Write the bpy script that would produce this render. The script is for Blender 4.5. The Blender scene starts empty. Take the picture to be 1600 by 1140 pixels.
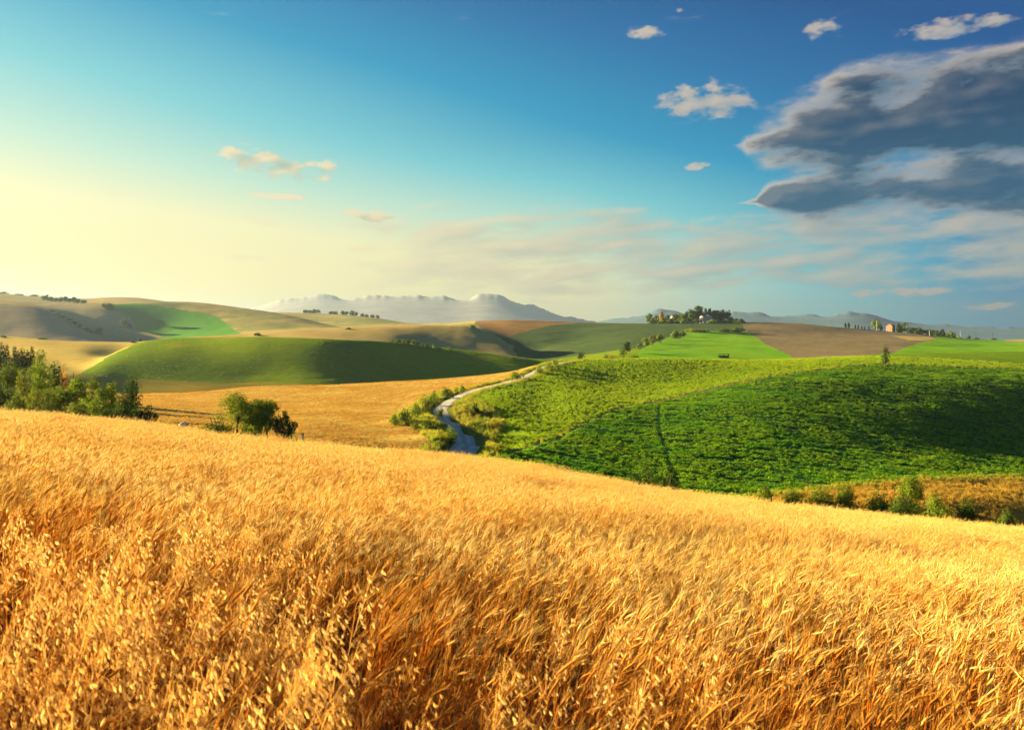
import bpy, math, random
import numpy as np, time
random.seed(7); rng = np.random.default_rng(7)
scene = bpy.context.scene
COL = scene.collection

# ------------------------------------------------------------------ camera
F, HZ, CX = 1250.0, 520.0, 800.0        # focal length, horizon row and centre column of the photograph, in its pixels
cam = bpy.data.cameras.new('camera'); camo = bpy.data.objects.new('camera', cam); COL.objects.link(camo)
cam.sensor_width = 36.0; cam.lens = 36.0 * F / 1600
cam.shift_y = -(570 - HZ) / 1600
cam.clip_start = 0.05; cam.clip_end = 60000
camo.location = (0, 0, 0); camo.rotation_euler = (math.pi / 2, 0, 0)
cam.dof.use_dof = True; cam.dof.focus_distance = 26; cam.dof.aperture_fstop = 5.0
scene.camera = camo

# ------------------------------------------------------------------ sun, sky, exposure
SUN_AZ, SUN_EL = math.radians(72), math.radians(13)      # degrees left of the view axis, height
sdir = (-math.sin(SUN_AZ) * math.cos(SUN_EL), math.cos(SUN_AZ) * math.cos(SUN_EL), math.sin(SUN_EL))
sun = bpy.data.lights.new('sun', 'SUN'); suno = bpy.data.objects.new('sun', sun); COL.objects.link(suno)
sun.energy = 5.0; sun.angle = math.radians(0.6); sun.color = (1.0, 0.79, 0.43)
suno.rotation_euler = (math.pi / 2 - SUN_EL, 0, math.pi - (-SUN_AZ) + 0)
from mathutils import Vector
suno.rotation_euler = Vector(sdir).to_track_quat('Z', 'Y').to_euler()
scene.view_settings.view_transform = 'Standard'; scene.view_settings.look = 'None'
scene.view_settings.gamma = 1.0; scene.view_settings.use_curve_mapping = False
EXPOSURE = 2.6
scene.view_settings.exposure = EXPOSURE
cy = scene.cycles
cy.use_denoising = True; cy.max_bounces = 4; cy.transparent_max_bounces = 4
cy.volume_bounces = 0; cy.diffuse_bounces = 2; cy.transmission_bounces = 2; cy.use_adaptive_sampling = True; cy.adaptive_threshold = 0.03; cy.adaptive_min_samples = 20; cy.caustics_reflective = False; cy.caustics_refractive = False
cy.sample_clamp_indirect = 6.0

class NT:
    """small helper to write node trees"""
    def __init__(s, tree): s.t = tree; s.n = tree.nodes; s.l = tree.links
    def new(s, typ, **kw):
        n = s.n.new(typ)
        for k, v in kw.items(): setattr(n, k, v)
        return n
    def put(s, sock, v):
        if isinstance(v, bpy.types.NodeSocket): s.l.new(v, sock)
        elif v is not None: sock.default_value = v
    def math(s, op, a, b=None, c=None, clamp=False):
        n = s.new('ShaderNodeMath', operation=op); n.use_clamp = clamp
        s.put(n.inputs[0], a); s.put(n.inputs[1], b); s.put(n.inputs[2], c); return n.outputs[0]
    def mix(s, fac, a, b, blend='MIX', clamp=True):
        n = s.new('ShaderNodeMix', data_type='RGBA', blend_type=blend); n.clamp_factor = clamp
        s.put(n.inputs[0], fac); s.put(n.inputs[6], a); s.put(n.inputs[7], b); return n.outputs[2]
    def smooth(s, x, a, b, lo=0.0, hi=1.0):
        n = s.new('ShaderNodeMapRange', interpolation_type='SMOOTHSTEP'); s.put(n.inputs[0], x)
        n.inputs[1].default_value = a; n.inputs[2].default_value = b; n.inputs[3].default_value = lo; n.inputs[4].default_value = hi
        return n.outputs[0]
    def noise(s, vec, scale, detail=4, rough=0.55, dist=0.0):
        n = s.new('ShaderNodeTexNoise'); s.put(n.inputs['Vector'], vec); n.inputs['Scale'].default_value = scale
        n.inputs['Detail'].default_value = detail; n.inputs['Roughness'].default_value = rough; n.inputs['Distortion'].default_value = dist
        return n.outputs[0]
    def comb(s, x, y, z):
        n = s.new('ShaderNodeCombineXYZ'); s.put(n.inputs[0], x); s.put(n.inputs[1], y); s.put(n.inputs[2], z); return n.outputs[0]

def c4(c): return (c[0], c[1], c[2], 1.0)

world = bpy.data.worlds.new('World'); scene.world = world; world.use_nodes = True
W = NT(world.node_tree); W.n.clear()
def cloud_group(octv):
    """cloud thickness over bearing and height above the horizon, in degrees"""
    g = bpy.data.node_groups.new('cloud_thickness', 'ShaderNodeTree'); t = NT(g)
    g.interface.new_socket('az', in_out='INPUT', socket_type='NodeSocketFloat'); g.interface.new_socket('el', in_out='INPUT', socket_type='NodeSocketFloat')
    for n in ('bank', 'sheet', 'puff'): g.interface.new_socket(n, in_out='OUTPUT', socket_type='NodeSocketFloat')
    gi = t.new('NodeGroupInput'); go = t.new('NodeGroupOutput'); az, el = gi.outputs[0], gi.outputs[1]
    # noise that stretches sideways and upwards to the right like the photographed cloud deck
    sk = t.math('SUBTRACT', el, t.math('MULTIPLY', az, 0.06))
    nb = t.noise(t.comb(t.math('MULTIPLY', az, 0.16), t.math('MULTIPLY', sk, 0.42), 3.7), 1.0, octv, 0.58)
    nw = t.noise(t.comb(t.math('MULTIPLY', az, 0.2), t.math('MULTIPLY', sk, 0.9), 9.1), 1.0, octv - 1, 0.58)
    npf = t.noise(t.comb(t.math('MULTIPLY', az, 0.62), t.math('MULTIPLY', el, 1.25), 1.3), 1.0, octv - 1, 0.56)
    def lobe(a0, grow, hmax, c0, c1, drop):
        h = t.math('MINIMUM', t.math('MULTIPLY', t.math('POWER', t.math('MAXIMUM', t.math('SUBTRACT', az, a0), 0.0), 0.62), grow), hmax)
        c = t.math('ADD', c0, t.math('MULTIPLY', t.math('SUBTRACT', az, a0), c1))
        d = t.math('SUBTRACT', 1.0, t.math('DIVIDE', t.math('ABSOLUTE', t.math('SUBTRACT', el, c)), t.math('ADD', h, 0.25)))
        d = t.math('SUBTRACT', d, t.math('MULTIPLY', t.math('MAXIMUM', t.math('SUBTRACT', a0 + 0.8, az), 0.0), 0.9))
        d = t.math('MAXIMUM', d, -2.0)
        return t.math('SUBTRACT', d, t.smooth(az, 50, 85, 0.0, 2.0)) if drop else d
    up = lobe(15.6, 0.70, 6.0, 12.7, 0.065, True); lo = lobe(17.0, 0.52, 3.4, 8.9, 0.05, True)
    bank = t.math('MAXIMUM', up, lo)
    bank = t.math('ADD', t.math('MULTIPLY', bank, 1.0), t.math('MULTIPLY', t.math('SUBTRACT', nb, 0.47), 4.2))
    bank = t.math('SUBTRACT', bank, t.smooth(el, 16.0, 19.0, 0.0, 1.4))
    def ell(a, e, ra, re, tilt=0.0):
        da = t.math('DIVIDE', t.math('SUBTRACT', az, a), ra)
        de = t.math('DIVIDE', t.math('SUBTRACT', t.math('SUBTRACT', el, e), t.math('MULTIPLY', t.math('SUBTRACT', az, a), tilt)), re)
        return t.math('SUBTRACT', 1.0, t.math('ADD', t.math('MULTIPLY', da, da), t.math('MULTIPLY', de, de)))
    # low broken sheet over the far hills, thinning all round the horizon
    band = t.math('MULTIPLY', t.smooth(el, 1.0, 4.5), t.smooth(el, 6.5, 10.5, 1.0, 0.0))
    side = t.math('MULTIPLY', t.smooth(az, -17, -4), t.smooth(az, 60, 120, 1.0, 0.25))
    sheet = t.math('ADD', t.math('MULTIPLY', t.math('SUBTRACT', t.math('MULTIPLY', band, side), 0.52), 0.8), t.math('MULTIPLY', t.math('SUBTRACT', nw, 0.5), 2.0))
    pf = None
    for q in ((13.6, 15.6, 3.4, 1.25, 0.0), (9.2, 20.3, 1.3, 0.5, -0.12), (11.9, 21.5, 0.4, 0.22, 0.0), (21.2, 19.5, 1.2, 0.6, 0.1), (29.0, 18.5, 3.2, 0.6, 0.02), (12.9, 11.5, 1.0, 0.32, 0.0),
              (-17.0, 11.3, 4.2, 0.9, -0.16), (-13.3, 11.6, 1.5, 0.5, 0.0), (-16.5, 9.3, 1.9, 0.22, -0.03), (-17.5, 7.55, 1.7, 0.24, -0.05), (-10.3, 8.25, 2.0, 0.45, -0.03), (-18.0, 5.1, 1.3, 0.25, -0.05), (31.0, 1.65, 1.3, 0.25, 0.06), (26.0, 2.6, 3.2, 0.34, 0.03)):
        e = ell(*q); pf = e if pf is None else t.math('MAXIMUM', pf, e)
    pf = t.math('ADD', t.math('MULTIPLY', t.math('MAXIMUM', pf, -1.5), 0.45), t.math('MULTIPLY', t.math('SUBTRACT', npf, 0.50), 2.1))
    t.l.new(bank, go.inputs[0]); t.l.new(sheet, go.inputs[1]); t.l.new(pf, go.inputs[2])
    return g
def build_sky():
    out = W.new('ShaderNodeOutputWorld'); bg = W.new('ShaderNodeBackground'); W.l.new(bg.outputs[0], out.inputs[0])
    sky = W.new('ShaderNodeTexSky', sky_type='NISHITA'); sky.sun_disc = False
    sky.sun_elevation = SUN_EL; sky.sun_rotation = -SUN_AZ
    sky.air_density = 1.0; sky.dust_density = 1.0; sky.ozone_density = 2.0; sky.altitude = 200
    tc = W.new('ShaderNodeTexCoord'); d = tc.outputs['Generated']
    sep = W.new('ShaderNodeSeparateXYZ'); W.l.new(d, sep.inputs[0]); x, y, z = sep.outputs
    el = W.math('MULTIPLY', W.math('ARCSINE', z), 180 / math.pi)    # degrees above the horizon
    az = W.math('MULTIPLY', W.math('ARCTAN2', x, y), 180 / math.pi) # degrees right of the view axis
    daz = W.math('WRAP', W.math('ADD', az, math.degrees(SUN_AZ)), 180.0, -180.0)
    ad = W.math('ABSOLUTE', daz)
    dlow = W.math('ADD', W.math('MULTIPLY', ad, 0.14), W.math('MULTIPLY', W.math('MAXIMUM', W.math('SUBTRACT', ad, 76.0), 0.0), 0.36))
    dhi = W.math('MULTIPLY', ad, 0.25); wl = W.smooth(el, 2.0, 15.0)
    dq = W.math('ADD', W.math('MULTIPLY', dlow, W.math('SUBTRACT', 1.0, wl)), W.math('MULTIPLY', dhi, wl))
    r = W.math('SQRT', W.math('ADD', W.math('MULTIPLY', el, el), W.math('MULTIPLY', dq, dq)))
    ramp = W.new('ShaderNodeValToRGB'); W.l.new(W.math('DIVIDE', r, 60.0), ramp.inputs[0]); cr = ramp.color_ramp
    stops = [(0, (1.05, .84, .30)), (7, (1.03, .84, .31)), (12, (.92, .88, .48)), (15.5, (.52, .78, .62)), (19.5, (.17, .60, .66)), (24, (.0, .32, .55)), (28, (.0, .165, .41)), (31.5, (.0, .085, .29)), (45, (.02, .11, .28)), (60, (.03, .12, .28))]
    while len(cr.elements) < len(stops): cr.elements.new(0.5)
    for e, (p_, c_) in zip(cr.elements, stops): e.position = p_ / 60.0; e.color = c4(c_)
    base = W.mix(0.003, ramp.outputs[0], sky.outputs[0])
    g = cloud_group(5); g2 = cloud_group(2)
    def dens(a, e, g):
        n = W.new('ShaderNodeGroup', node_tree=g); W.put(n.inputs[0], a); W.put(n.inputs[1], e); return n.outputs
    D = dens(az, el, g); D2 = dens(W.math('SUBTRACT', az, 0.9), W.math('ADD', el, 0.45), g2)
    def lit(i, k): return W.math('MULTIPLY_ADD', W.math('SUBTRACT', D[i], D2[i]), k, 0.5, clamp=True)
    # low sheet
    warm = W.smooth(daz, 55, 95, 1.0, 0.0)
    c_sheet = W.mix(lit(1, 0.9), W.mix(warm, c4((.25, .40, .44)), c4((.60, .55, .38))), W.mix(warm, c4((.62, .56, .44)), c4((.95, .78, .46))))
    col = W.mix(W.smooth(D[1], -0.15, 0.55, 0.0, 0.8), base, c_sheet)
    # scattered puffs
    c_puff = W.mix(lit(2, 0.8), W.mix(warm, c4((.26, .36, .42)), c4((.36, .38, .26))), W.mix(warm, c4((.58, .50, .43)), c4((.95, .76, .46))))
    col = W.mix(W.smooth(D[2], 0.0, 0.5, 0.0, 0.85), col, c_puff)
    # the dark bank on the right, its thin rims lit by the low sun
    core = W.smooth(D[0], 0.0, 0.75)
    c_core = W.mix(W.smooth(el, 9.5, 15.0), c4((.0, .09, .19)), c4((.0, .05, .13)))
    rim = W.mix(lit(0, 0.55), c4((.08, .22, .33)), c4((.72, .60, .48)))
    c_bank = W.mix(W.math('MULTIPLY', core, W.math('SUBTRACT', 1.12, W.math('MULTIPLY', lit(0, 0.55), 0.3)), clamp=True), rim, c_core)
    col = W.mix(W.smooth(D[0], -0.7, 0.6, 0.0, 0.96), col, c_bank)
    gain = W.mix(1.0, col, c4((SKY_GAIN, SKY_GAIN, SKY_GAIN)), 'MULTIPLY')
    W.l.new(gain, bg.inputs[0]); bg.inputs[1].default_value = 0.1
    return bg
SKY_GAIN = 10.0 / 2 ** EXPOSURE       # the gradient above is written in the photograph's own brightness
BG = build_sky()
world.cycles.sampling_method = 'NONE'

# ------------------------------------------------------------------ terrain
def pchip(x, y, q):
    x = np.asarray(x, float); y = np.asarray(y, float); q = np.clip(q, x[0], x[-1])
    h = np.diff(x); dl = np.diff(y) / h; m = np.zeros_like(y)
    for i in range(1, len(x) - 1):
        if dl[i-1] * dl[i] > 0:
            w1 = 2*h[i] + h[i-1]; w2 = h[i] + 2*h[i-1]; m[i] = (w1 + w2) / (w1/dl[i-1] + w2/dl[i])
    m[0] = dl[0]; m[-1] = dl[-1]
    i = np.clip(np.searchsorted(x, q, side='right') - 1, 0, len(h) - 1)
    t = (q - x[i]) / h[i]; a = 1 - t
    return y[i]*(1+2*t)*a*a + m[i]*h[i]*t*a*a + y[i+1]*t*t*(3-2*t) - m[i+1]*h[i]*t*t*a

EDGE = {-900: 575, -200: 622, 0: 640, 150: 652, 300: 670, 500: 692, 700: 708, 800: 719, 900: 738, 1000: 758, 1060: 768, 1200: 783, 1400: 804, 1600: 824, 1800: 844, 2500: 905}
def edge_py(px): return pchip(list(EDGE), list(EDGE.values()), px)
CANOPY = 1.08
# ridge and valley lines of the country: column in the photograph -> (distance, row); rows of hidden hollows are estimates
LAY = {
 'B': {-900:(95,640),0:(95,661),200:(95,671),400:(92,694),600:(100,709),720:(108,716),800:(108,724),900:(105,744),1050:(100,774),1200:(98,790),1400:(106,808),1600:(118,828),2300:(190,880)},
 'C1': {-900:(150,615),0:(150,632),200:(140,652),400:(120,674),600:(125,684),720:(125,692),760:(122,703),800:(122,708),900:(122,724),1050:(120,754),1200:(122,768),1400:(132,772),1600:(150,778),2300:(260,800)},
 'C2': {-900:(200,600),0:(200,610),200:(190,628),400:(165,650),600:(168,650),690:(165,651),760:(160,662),900:(160,682),1050:(162,700),1200:(172,704),1400:(200,702),1600:(235,704),2300:(360,720)},
 'C3': {-900:(250,592),0:(250,598),200:(240,620),400:(215,630),600:(220,624),690:(205,628),760:(215,616),850:(230,620),900:(222,628),1050:(225,640),1200:(240,630),1400:(270,628),1600:(305,634),2300:(480,640)},
 'C4': {-900:(300,584),0:(280,592),200:(270,616),400:(258,614),600:(265,606),760:(265,598),850:(285,584),900:(285,590),950:(288,596),1050:(288,601),1200:(290,592),1300:(302,590),1400:(325,590),1600:(370,588),2300:(560,590)},
 'D': {-900:(340,575),0:(310,590),100:(275,606),200:(290,616),300:(288,613),400:(290,603.5),500:(295,601.5),600:(300,597),700:(310,590),800:(322,580),850:(330,567),900:(335,562),1000:(335,560),1200:(375,562),1300:(425,557),1400:(465,552),1600:(540,549),2300:(640,545)},
 'E': {-900:(380,566),0:(350,581),100:(305,596),200:(325,619),300:(338,620),400:(360,620),600:(400,614),800:(438,594),850:(440,582),900:(440,576),1200:(460,573),1400:(560,563),1600:(660,559),2300:(760,556),500:(372,618),700:(425,606)},
 'F': {-900:(420,556),0:(400,571),100:(355,582),150:(350,592),200:(357,605),300:(378,602),400:(400,595),500:(408,590),600:(440,584),700:(478,577),800:(495,572),850:(515,574),900:(520,571),1200:(540,566),1400:(640,556),1600:(760,553),2300:(900,550)},
 'G': {-900:(480,542),0:(470,553),80:(432,566),125:(412,575),185:(462,547),225:(482,532.5),250:(488,529),300:(488,527.2),400:(470,526.5),500:(466,528.5),600:(490,533.5),700:(530,544),800:(545,556),850:(562,563),900:(585,562),1000:(600,553),1200:(620,556),1400:(720,548),1600:(850,546),2300:(1050,545)},
 'H': {-900:(540,538),0:(530,543),80:(490,550),125:(470,557),185:(515,557),225:(535,548),300:(545,541),400:(540,538),500:(530,540),600:(545,546),700:(590,557),800:(600,565),850:(625,563),900:(660,556),1000:(700,543),1200:(720,545),1400:(800,541),1600:(950,542),2300:(1200,540)},
 'I': {-900:(640,520),0:(620,525),100:(620,532),150:(610,534),200:(610,534),250:(620,530),300:(640,526.5),400:(680,520),450:(690,515.5),525:(705,512),600:(720,509),650:(730,507.5),725:(740,508.5),750:(738,513),800:(690,542),820:(680,553),850:(700,554),900:(720,548),1000:(800,533),1200:(820,535),1400:(920,532),1600:(1050,538),2300:(1300,534)},
 'J': {-900:(760,535),0:(760,545),200:(760,548),400:(800,531),600:(830,520),700:(830,516),750:(790,525),800:(760,553),820:(750,557),850:(780,546),900:(820,538),1000:(900,525),1200:(920,527),1400:(1050,526),1600:(1250,536.5),2300:(1500,532)},
 'K1': {-900:(950,435),-300:(950,458),0:(950,472),49:(945,477),78:(940,485),122:(925,507),143:(910,518),167:(890,535),200:(880,541),300:(900,533),400:(930,525),600:(950,513),700:(930,510),750:(880,514),800:(840,537),850:(870,532),900:(940,526),1000:(1000,515),1100:(1000,514),1200:(1020,519),1400:(1150,523),1600:(1450,535.5),2300:(1750,530)},
 'K1h': {-900:(1000,440),0:(1000,474),49:(1000,481),78:(985,491),122:(980,512),167:(980,537),200:(980,537),300:(980,532),400:(1000,522),600:(1020,511.5),700:(1000,509),750:(950,511),800:(900,528),850:(940,523),900:(1010,517),1000:(1050,510),1200:(1070,514),1400:(1230,520.5),1600:(1600,535),2300:(1900,529)},
 'K2': {-900:(1100,428),0:(1100,469),49:(1090,475),98:(1080,483),146:(1060,497),195:(1040,512),244:(1020,528),300:(1030,529),350:(1050,525),400:(1060,518),500:(1060,514),600:(1080,510.5),700:(1080,508),750:(1030,508),800:(960,520),850:(1000,516),900:(1060,512),1000:(1100,508.5),1200:(1120,510),1400:(1280,519.5),1600:(1680,534.5),2300:(2000,528)},
 'K2h': {-900:(1180,430),0:(1180,472),98:(1160,488),146:(1130,504),195:(1110,519),244:(1090,530),300:(1100,524),350:(1110,518),400:(1110,513),500:(1120,512.5),600:(1130,511),700:(1110,508),750:(1080,506),800:(1015,514),850:(1050,511),900:(1090,509),1000:(1125,507.5),1200:(1150,508),1400:(1300,519),1600:(1710,534),2300:(2050,527)},
 'K3': {-900:(1400,422),0:(1300,465),65:(1280,470),146:(1260,474.5),163:(1260,476),200:(1300,474),250:(1350,470),300:(1380,471),330:(1380,474),400:(1350,484),432:(1320,488),480:(1280,499),525:(1250,511),560:(1240,514),600:(1200,511.5),650:(1180,509),700:(1150,507.5),750:(1120,505),800:(1060,508.5),850:(1090,507),900:(1120,506.5),1000:(1150,506.5),1100:(1150,505),1200:(1180,506),1300:(1220,511),1400:(1330,518.5),1460:(1450,529),1525:(1600,530.5),1600:(1750,534.5),2300:(2100,528)},
 'K3h': {-900:(1600,425),0:(1500,468),200:(1550,479),300:(1600,479),400:(1600,490),525:(1450,514),600:(1400,512.5),700:(1300,508),750:(1200,503),800:(1110,504),850:(1140,504.5),900:(1160,505),1000:(1180,506),1200:(1210,505),1300:(1250,510.7),1400:(1370,518.7),1460:(1550,530),1525:(1700,531.5),1600:(1850,534),2300:(2200,529)},
 'K4': {-900:(2000,410),-300:(2000,445),0:(2000,458),65:(2000,463),137:(2000,466),172:(2000,463),210:(2000,463.5),244:(2000,468),280:(2000,473),400:(2000,487),440:(1900,487),472:(1900,487.5),575:(1800,494),650:(1700,505),700:(1500,504),750:(1300,501),800:(1200,499.5),850:(1200,501),900:(1200,503),1000:(1220,505),1050:(1220,503.5),1100:(1220,502),1160:(1240,502.5),1200:(1260,503.5),1250:(1280,505),1300:(1300,510),1350:(1350,515),1400:(1420,519),1460:(1650,529),1525:(1800,530),1560:(2000,531),1600:(2000,530),1800:(2000,527),2300:(2400,524)},
 'L': {-900:(2800,525),800:(2700,537),2300:(3000,537)},
 'L2': {-900:(4600,530),800:(4600,534),2300:(4600,534)},
 'M': {-900:(6500,529),2300:(6500,529)},
 'N': {-900:(10000,526.5),2300:(10000,526.5)},
}
LN = list(LAY)
WY = [1.0, 2.0, 4.0, 8.0, 14.0, 22.0, 32.0, 42.0]
ROWS_W = [2, 2, 3, 4, 5, 6, 7]
ROWS = dict(A=7, B=14, C1=26, C2=40, C3=40, C4=36, D=30, E=10, F=12, G=40, H=12, I=34, J=12, K1=26, K1h=9, K2=16, K2h=10, K3=26, K3h=8, K4=16, L=6, L2=4, M=4, N=3)
cols = np.concatenate([np.arange(-1600, -400, 40.), np.arange(-400, -40, 10.), np.arange(-40, 1640, 2.), np.arange(1640, 2000, 10.), np.arange(2000, 3240, 40.)])
NCOL = len(cols)
def wheat_plane_py(px, Y): return HZ + F * 1.9 / Y + 175 + 0.116 * (px - 800)
def column_table():
    Ys = []; Ps = []
    e = edge_py(cols) + F * CANOPY / 42.0
    dlt = e - wheat_plane_py(cols, 42.0)
    for Y in WY:
        Ys.append(np.full(NCOL, Y)); Ps.append(wheat_plane_py(cols, Y) + dlt * (Y / 42.0) ** 1.5)
    Ys.append(np.full(NCOL, 60.0)); Ps.append(edge_py(cols) + 21)                  # A, hidden just behind the wheat
    for k in LN:
        q = sorted(LAY[k]); Ys.append(np.exp(pchip(q, [math.log(LAY[k][a][0]) for a in q], cols))); Ps.append(pchip(q, [LAY[k][a][1] for a in q], cols))
    return np.array(Ys), np.array(Ps)
TY, TP = column_table()                                                           # layers x columns
ALLN = ['W%d' % i for i in range(len(WY))] + ['A'] + LN
NR = ROWS_W + [ROWS['A']] + [ROWS[k] for k in LN]                                   # rows in the span that ends at layer i+1
tv = [0.0]
for i, n in enumerate(NR): tv += [i + (j + 1) / n for j in range(n)]
tv = np.array(tv); NROW = len(tv)
LI = {n: i for i, n in enumerate(ALLN)}
GY = np.zeros((NROW, NCOL)); GP = np.zeros((NROW, NCOL))
for c in range(NCOL):
    v = np.log(TY[:, c]); vq = np.interp(tv, np.arange(len(ALLN)), v)
    GY[:, c] = np.exp(vq); GP[:, c] = pchip(v, TP[:, c], vq)
def blur(a, n, axis):
    for _ in range(n):
        b = np.pad(a, [(1, 1) if ax == axis else (0, 0) for ax in (0, 1)], mode='edge')
        s = [slice(None)] * 2
        lo = list(s); hi = list(s); lo[axis] = slice(0, -2); hi[axis] = slice(2, None)
        a = 0.5 * a + 0.25 * (b[tuple(lo)] + b[tuple(hi)])
    return a
r0 = int(np.searchsorted(tv, LI['A']))
sm = blur(blur(GP[r0:], 3, 0), 60, 1)
rx = int(np.searchsorted(tv, LI['C4']))
wide = blur(sm[:rx - r0], 500, 1); wt = np.interp(tv[r0:rx], [LI['B'], LI['C1'], LI['C3'], LI['C4']], [0, 1, 1, 0.2])[:, None]
sm[:rx - r0] = sm[:rx - r0] * (1 - wt) + wide * wt
for a_, b_, n_ in (('E', 'I', 110), ('J', 'K4', 160)):
    ra = int(np.searchsorted(tv, LI[a_])) - r0; rb = int(np.searchsorted(tv, LI[b_])) - r0 + 1
    ed = np.interp(np.arange(ra, rb), [ra, ra + 5, rb - 6, rb - 1], [0, 1, 1, 0])[:, None]
    sm[ra:rb] = sm[ra:rb] * (1 - ed) + blur(sm[ra:rb], n_, 1) * ed
GP[r0:] = sm; GY = blur(GY, 60, 1)
GX = (cols[None, :] - CX) / F * GY
GZ = -(GP - HZ) / F * GY
def PXg(x, y): return CX + x / y * F
def vnoise(x, y, seed):
    r = np.random.default_rng(seed); tab = r.random((256, 256))
    xi = np.floor(x).astype(int); yi = np.floor(y).astype(int); fx = x - xi; fy = y - yi
    fx = fx*fx*(3-2*fx); fy = fy*fy*(3-2*fy)
    g = lambda a, b: tab[a % 256, b % 256]
    return (g(xi, yi)*(1-fx)*(1-fy) + g(xi+1, yi)*fx*(1-fy) + g(xi, yi+1)*(1-fx)*fy + g(xi+1, yi+1)*fx*fy) * 2 - 1
def fbm(x, y, s, seed, octv=4, gain=0.5):
    t = 0; a = 1.0
    for o in range(octv): t = t + a * vnoise(x / s + 17.3 * o, y / s - 9.1 * o, seed + o); s *= 0.5; a *= gain
    return t
# small swells and hollows of ploughed land
amp = np.clip((GY - 60) / 120, 0, 1) * np.clip(GY / 300, 0.4, 3.0) * np.clip((9000 - GY) / 6000, 0, 1)
GZ = GZ + amp * 0.14 * fbm(GX, GY, 26.0, 11, 3) * np.clip(1.2 - GY / 2500, 0.2, 1)
GP = HZ - GZ / GY * F

ROAD_PX = [(712, 712), (722, 703), (731, 694), (733, 686), (726, 675), (715, 664), (702, 654), (692, 646), (687, 639), (692, 632), (704, 625), (724, 616), (748, 608), (775, 601), (800, 595), (822, 587), (846, 575), (872, 567), (900, 563)]
def first_hit(px, py, a='B', b='E'):
    i = int(round(float(np.interp(px, cols, np.arange(NCOL))))); ra = int(np.searchsorted(tv, LI[a])); rb = int(np.searchsorted(tv, LI[b]))
    q = GP[ra:rb, i]; k = int(np.argmax(q <= py)); k = k if q[k] <= py else int(np.argmin(q))
    return GY[ra + k, i]
road = np.array([((px - CX) / F * first_hit(px, py), first_hit(px, py)) for px, py in ROAD_PX])
sl = np.concatenate([[0], np.cumsum(np.hypot(*np.diff(road, axis=0).T))]); sq = np.arange(0, sl[-1], 1.0)
road = np.stack([pchip(sl, road[:, 0], sq), pchip(sl, road[:, 1], sq)], -1)
for _ in range(24): road[1:-1] = 0.5 * road[1:-1] + 0.25 * (road[:-2] + road[2:])
road_d = np.full(GY.shape, 99.0); sel = (GY > 85) & (GY < 380) & (PXg(GX, GY) > 600) & (PXg(GX, GY) < 960)
road_d[sel] = np.min(np.hypot(GX[sel][:, None] - road[None, ::2, 0], GY[sel][:, None] - road[None, ::2, 1]), 1)
nearw = np.clip((230 - GY) / 80, 0.15, 1)
GZ = GZ - 0.9 * np.exp(-(road_d / 3.4) ** 4) * nearw                        # the lane is sunk between its banks
for (px, py, rad, dep) in ((738, 648, 7.5, 1.3), (752, 664, 7.5, 2.0), (748, 682, 7.0, 1.8), (700, 690, 7, -0.7), (672, 660, 8, -0.6)):
    yc = first_hit(px, py); xc = (px - CX) / F * yc
    GZ = GZ - dep * np.exp(-(((GX - xc) / rad) ** 2 + ((GY - yc) / rad) ** 2) ** 1.5)   # the overgrown hollow beside it
GP = HZ - GZ / GY * F

def ground(px, Y):
    """height of the land at a bearing (photo column) and distance"""
    f = np.interp(px, cols, np.arange(NCOL)); i = min(int(f), NCOL - 2); t = f - i
    return (1 - t) * np.interp(Y, GY[:, i], GZ[:, i]) + t * np.interp(Y, GY[:, i+1], GZ[:, i+1])
def ground_xy(x, y): return ground(CX + x / y * F, y)
def hit(px, py, tmin='A', tmax='L'):
    """first land seen at a pixel of the photograph: distance"""
    f = np.interp(px, cols, np.arange(NCOL)); i = int(round(f))
    a = int(np.searchsorted(tv, LI[tmin])); b = int(np.searchsorted(tv, LI[tmax]))
    q = GP[a:b, i]; k = np.argmax(q <= py)
    if q[k] > py: k = int(np.argmin(q))
    if k == 0: return GY[a, i]
    t = (q[k-1] - py) / (q[k-1] - q[k] + 1e-9)
    return GY[a+k-1, i] * (1 - t) + GY[a+k, i] * t
def pos(px, Y, dz=0.0): return Vector(((px - CX) / F * Y, Y, ground(px, Y) + dz))

def inpoly(x, y, poly):
    r = np.zeros(x.shape, bool); n = len(poly)
    for i in range(n):
        (x1, y1), (x2, y2) = poly[i], poly[(i+1) % n]
        if y1 == y2: continue
        c = ((y1 > y) != (y2 > y)) & (x < (x2 - x1) * (y - y1) / (y2 - y1) + x1)
        r ^= c
    return r
# which crop grows where: (name, first layer, last layer, outline on the land as seen in the photograph)
fields = ['wheat_ground', 'verge_ground', 'ochre_field', 'green_field', 'upper_green_field', 'orange_field', 'green_hill', 'yellow_field', 'beige_field',
          'brown_field', 'dark_green_field', 'bright_green_field', 'ploughed_field', 'grey_field', 'pale_field', 'far_green_field', 'olive_hills', 'hollow_ground', 'plain', 'ochre_hill_foot', 'field_track']
FID = {n: i for i, n in enumerate(fields)}
T2 = np.broadcast_to(tv[:, None], GY.shape)
PX2 = np.broadcast_to(cols[None, :], GY.shape)
PYv = GP.copy()
rD = int(np.searchsorted(tv, LI['D'])); rE = int(np.searchsorted(tv, LI['E']))
rG = int(np.searchsorted(tv, LI['G'])); rH = int(np.searchsorted(tv, LI['H']))
PYv[rD+1:rE+1] = GP[rD]
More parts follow.
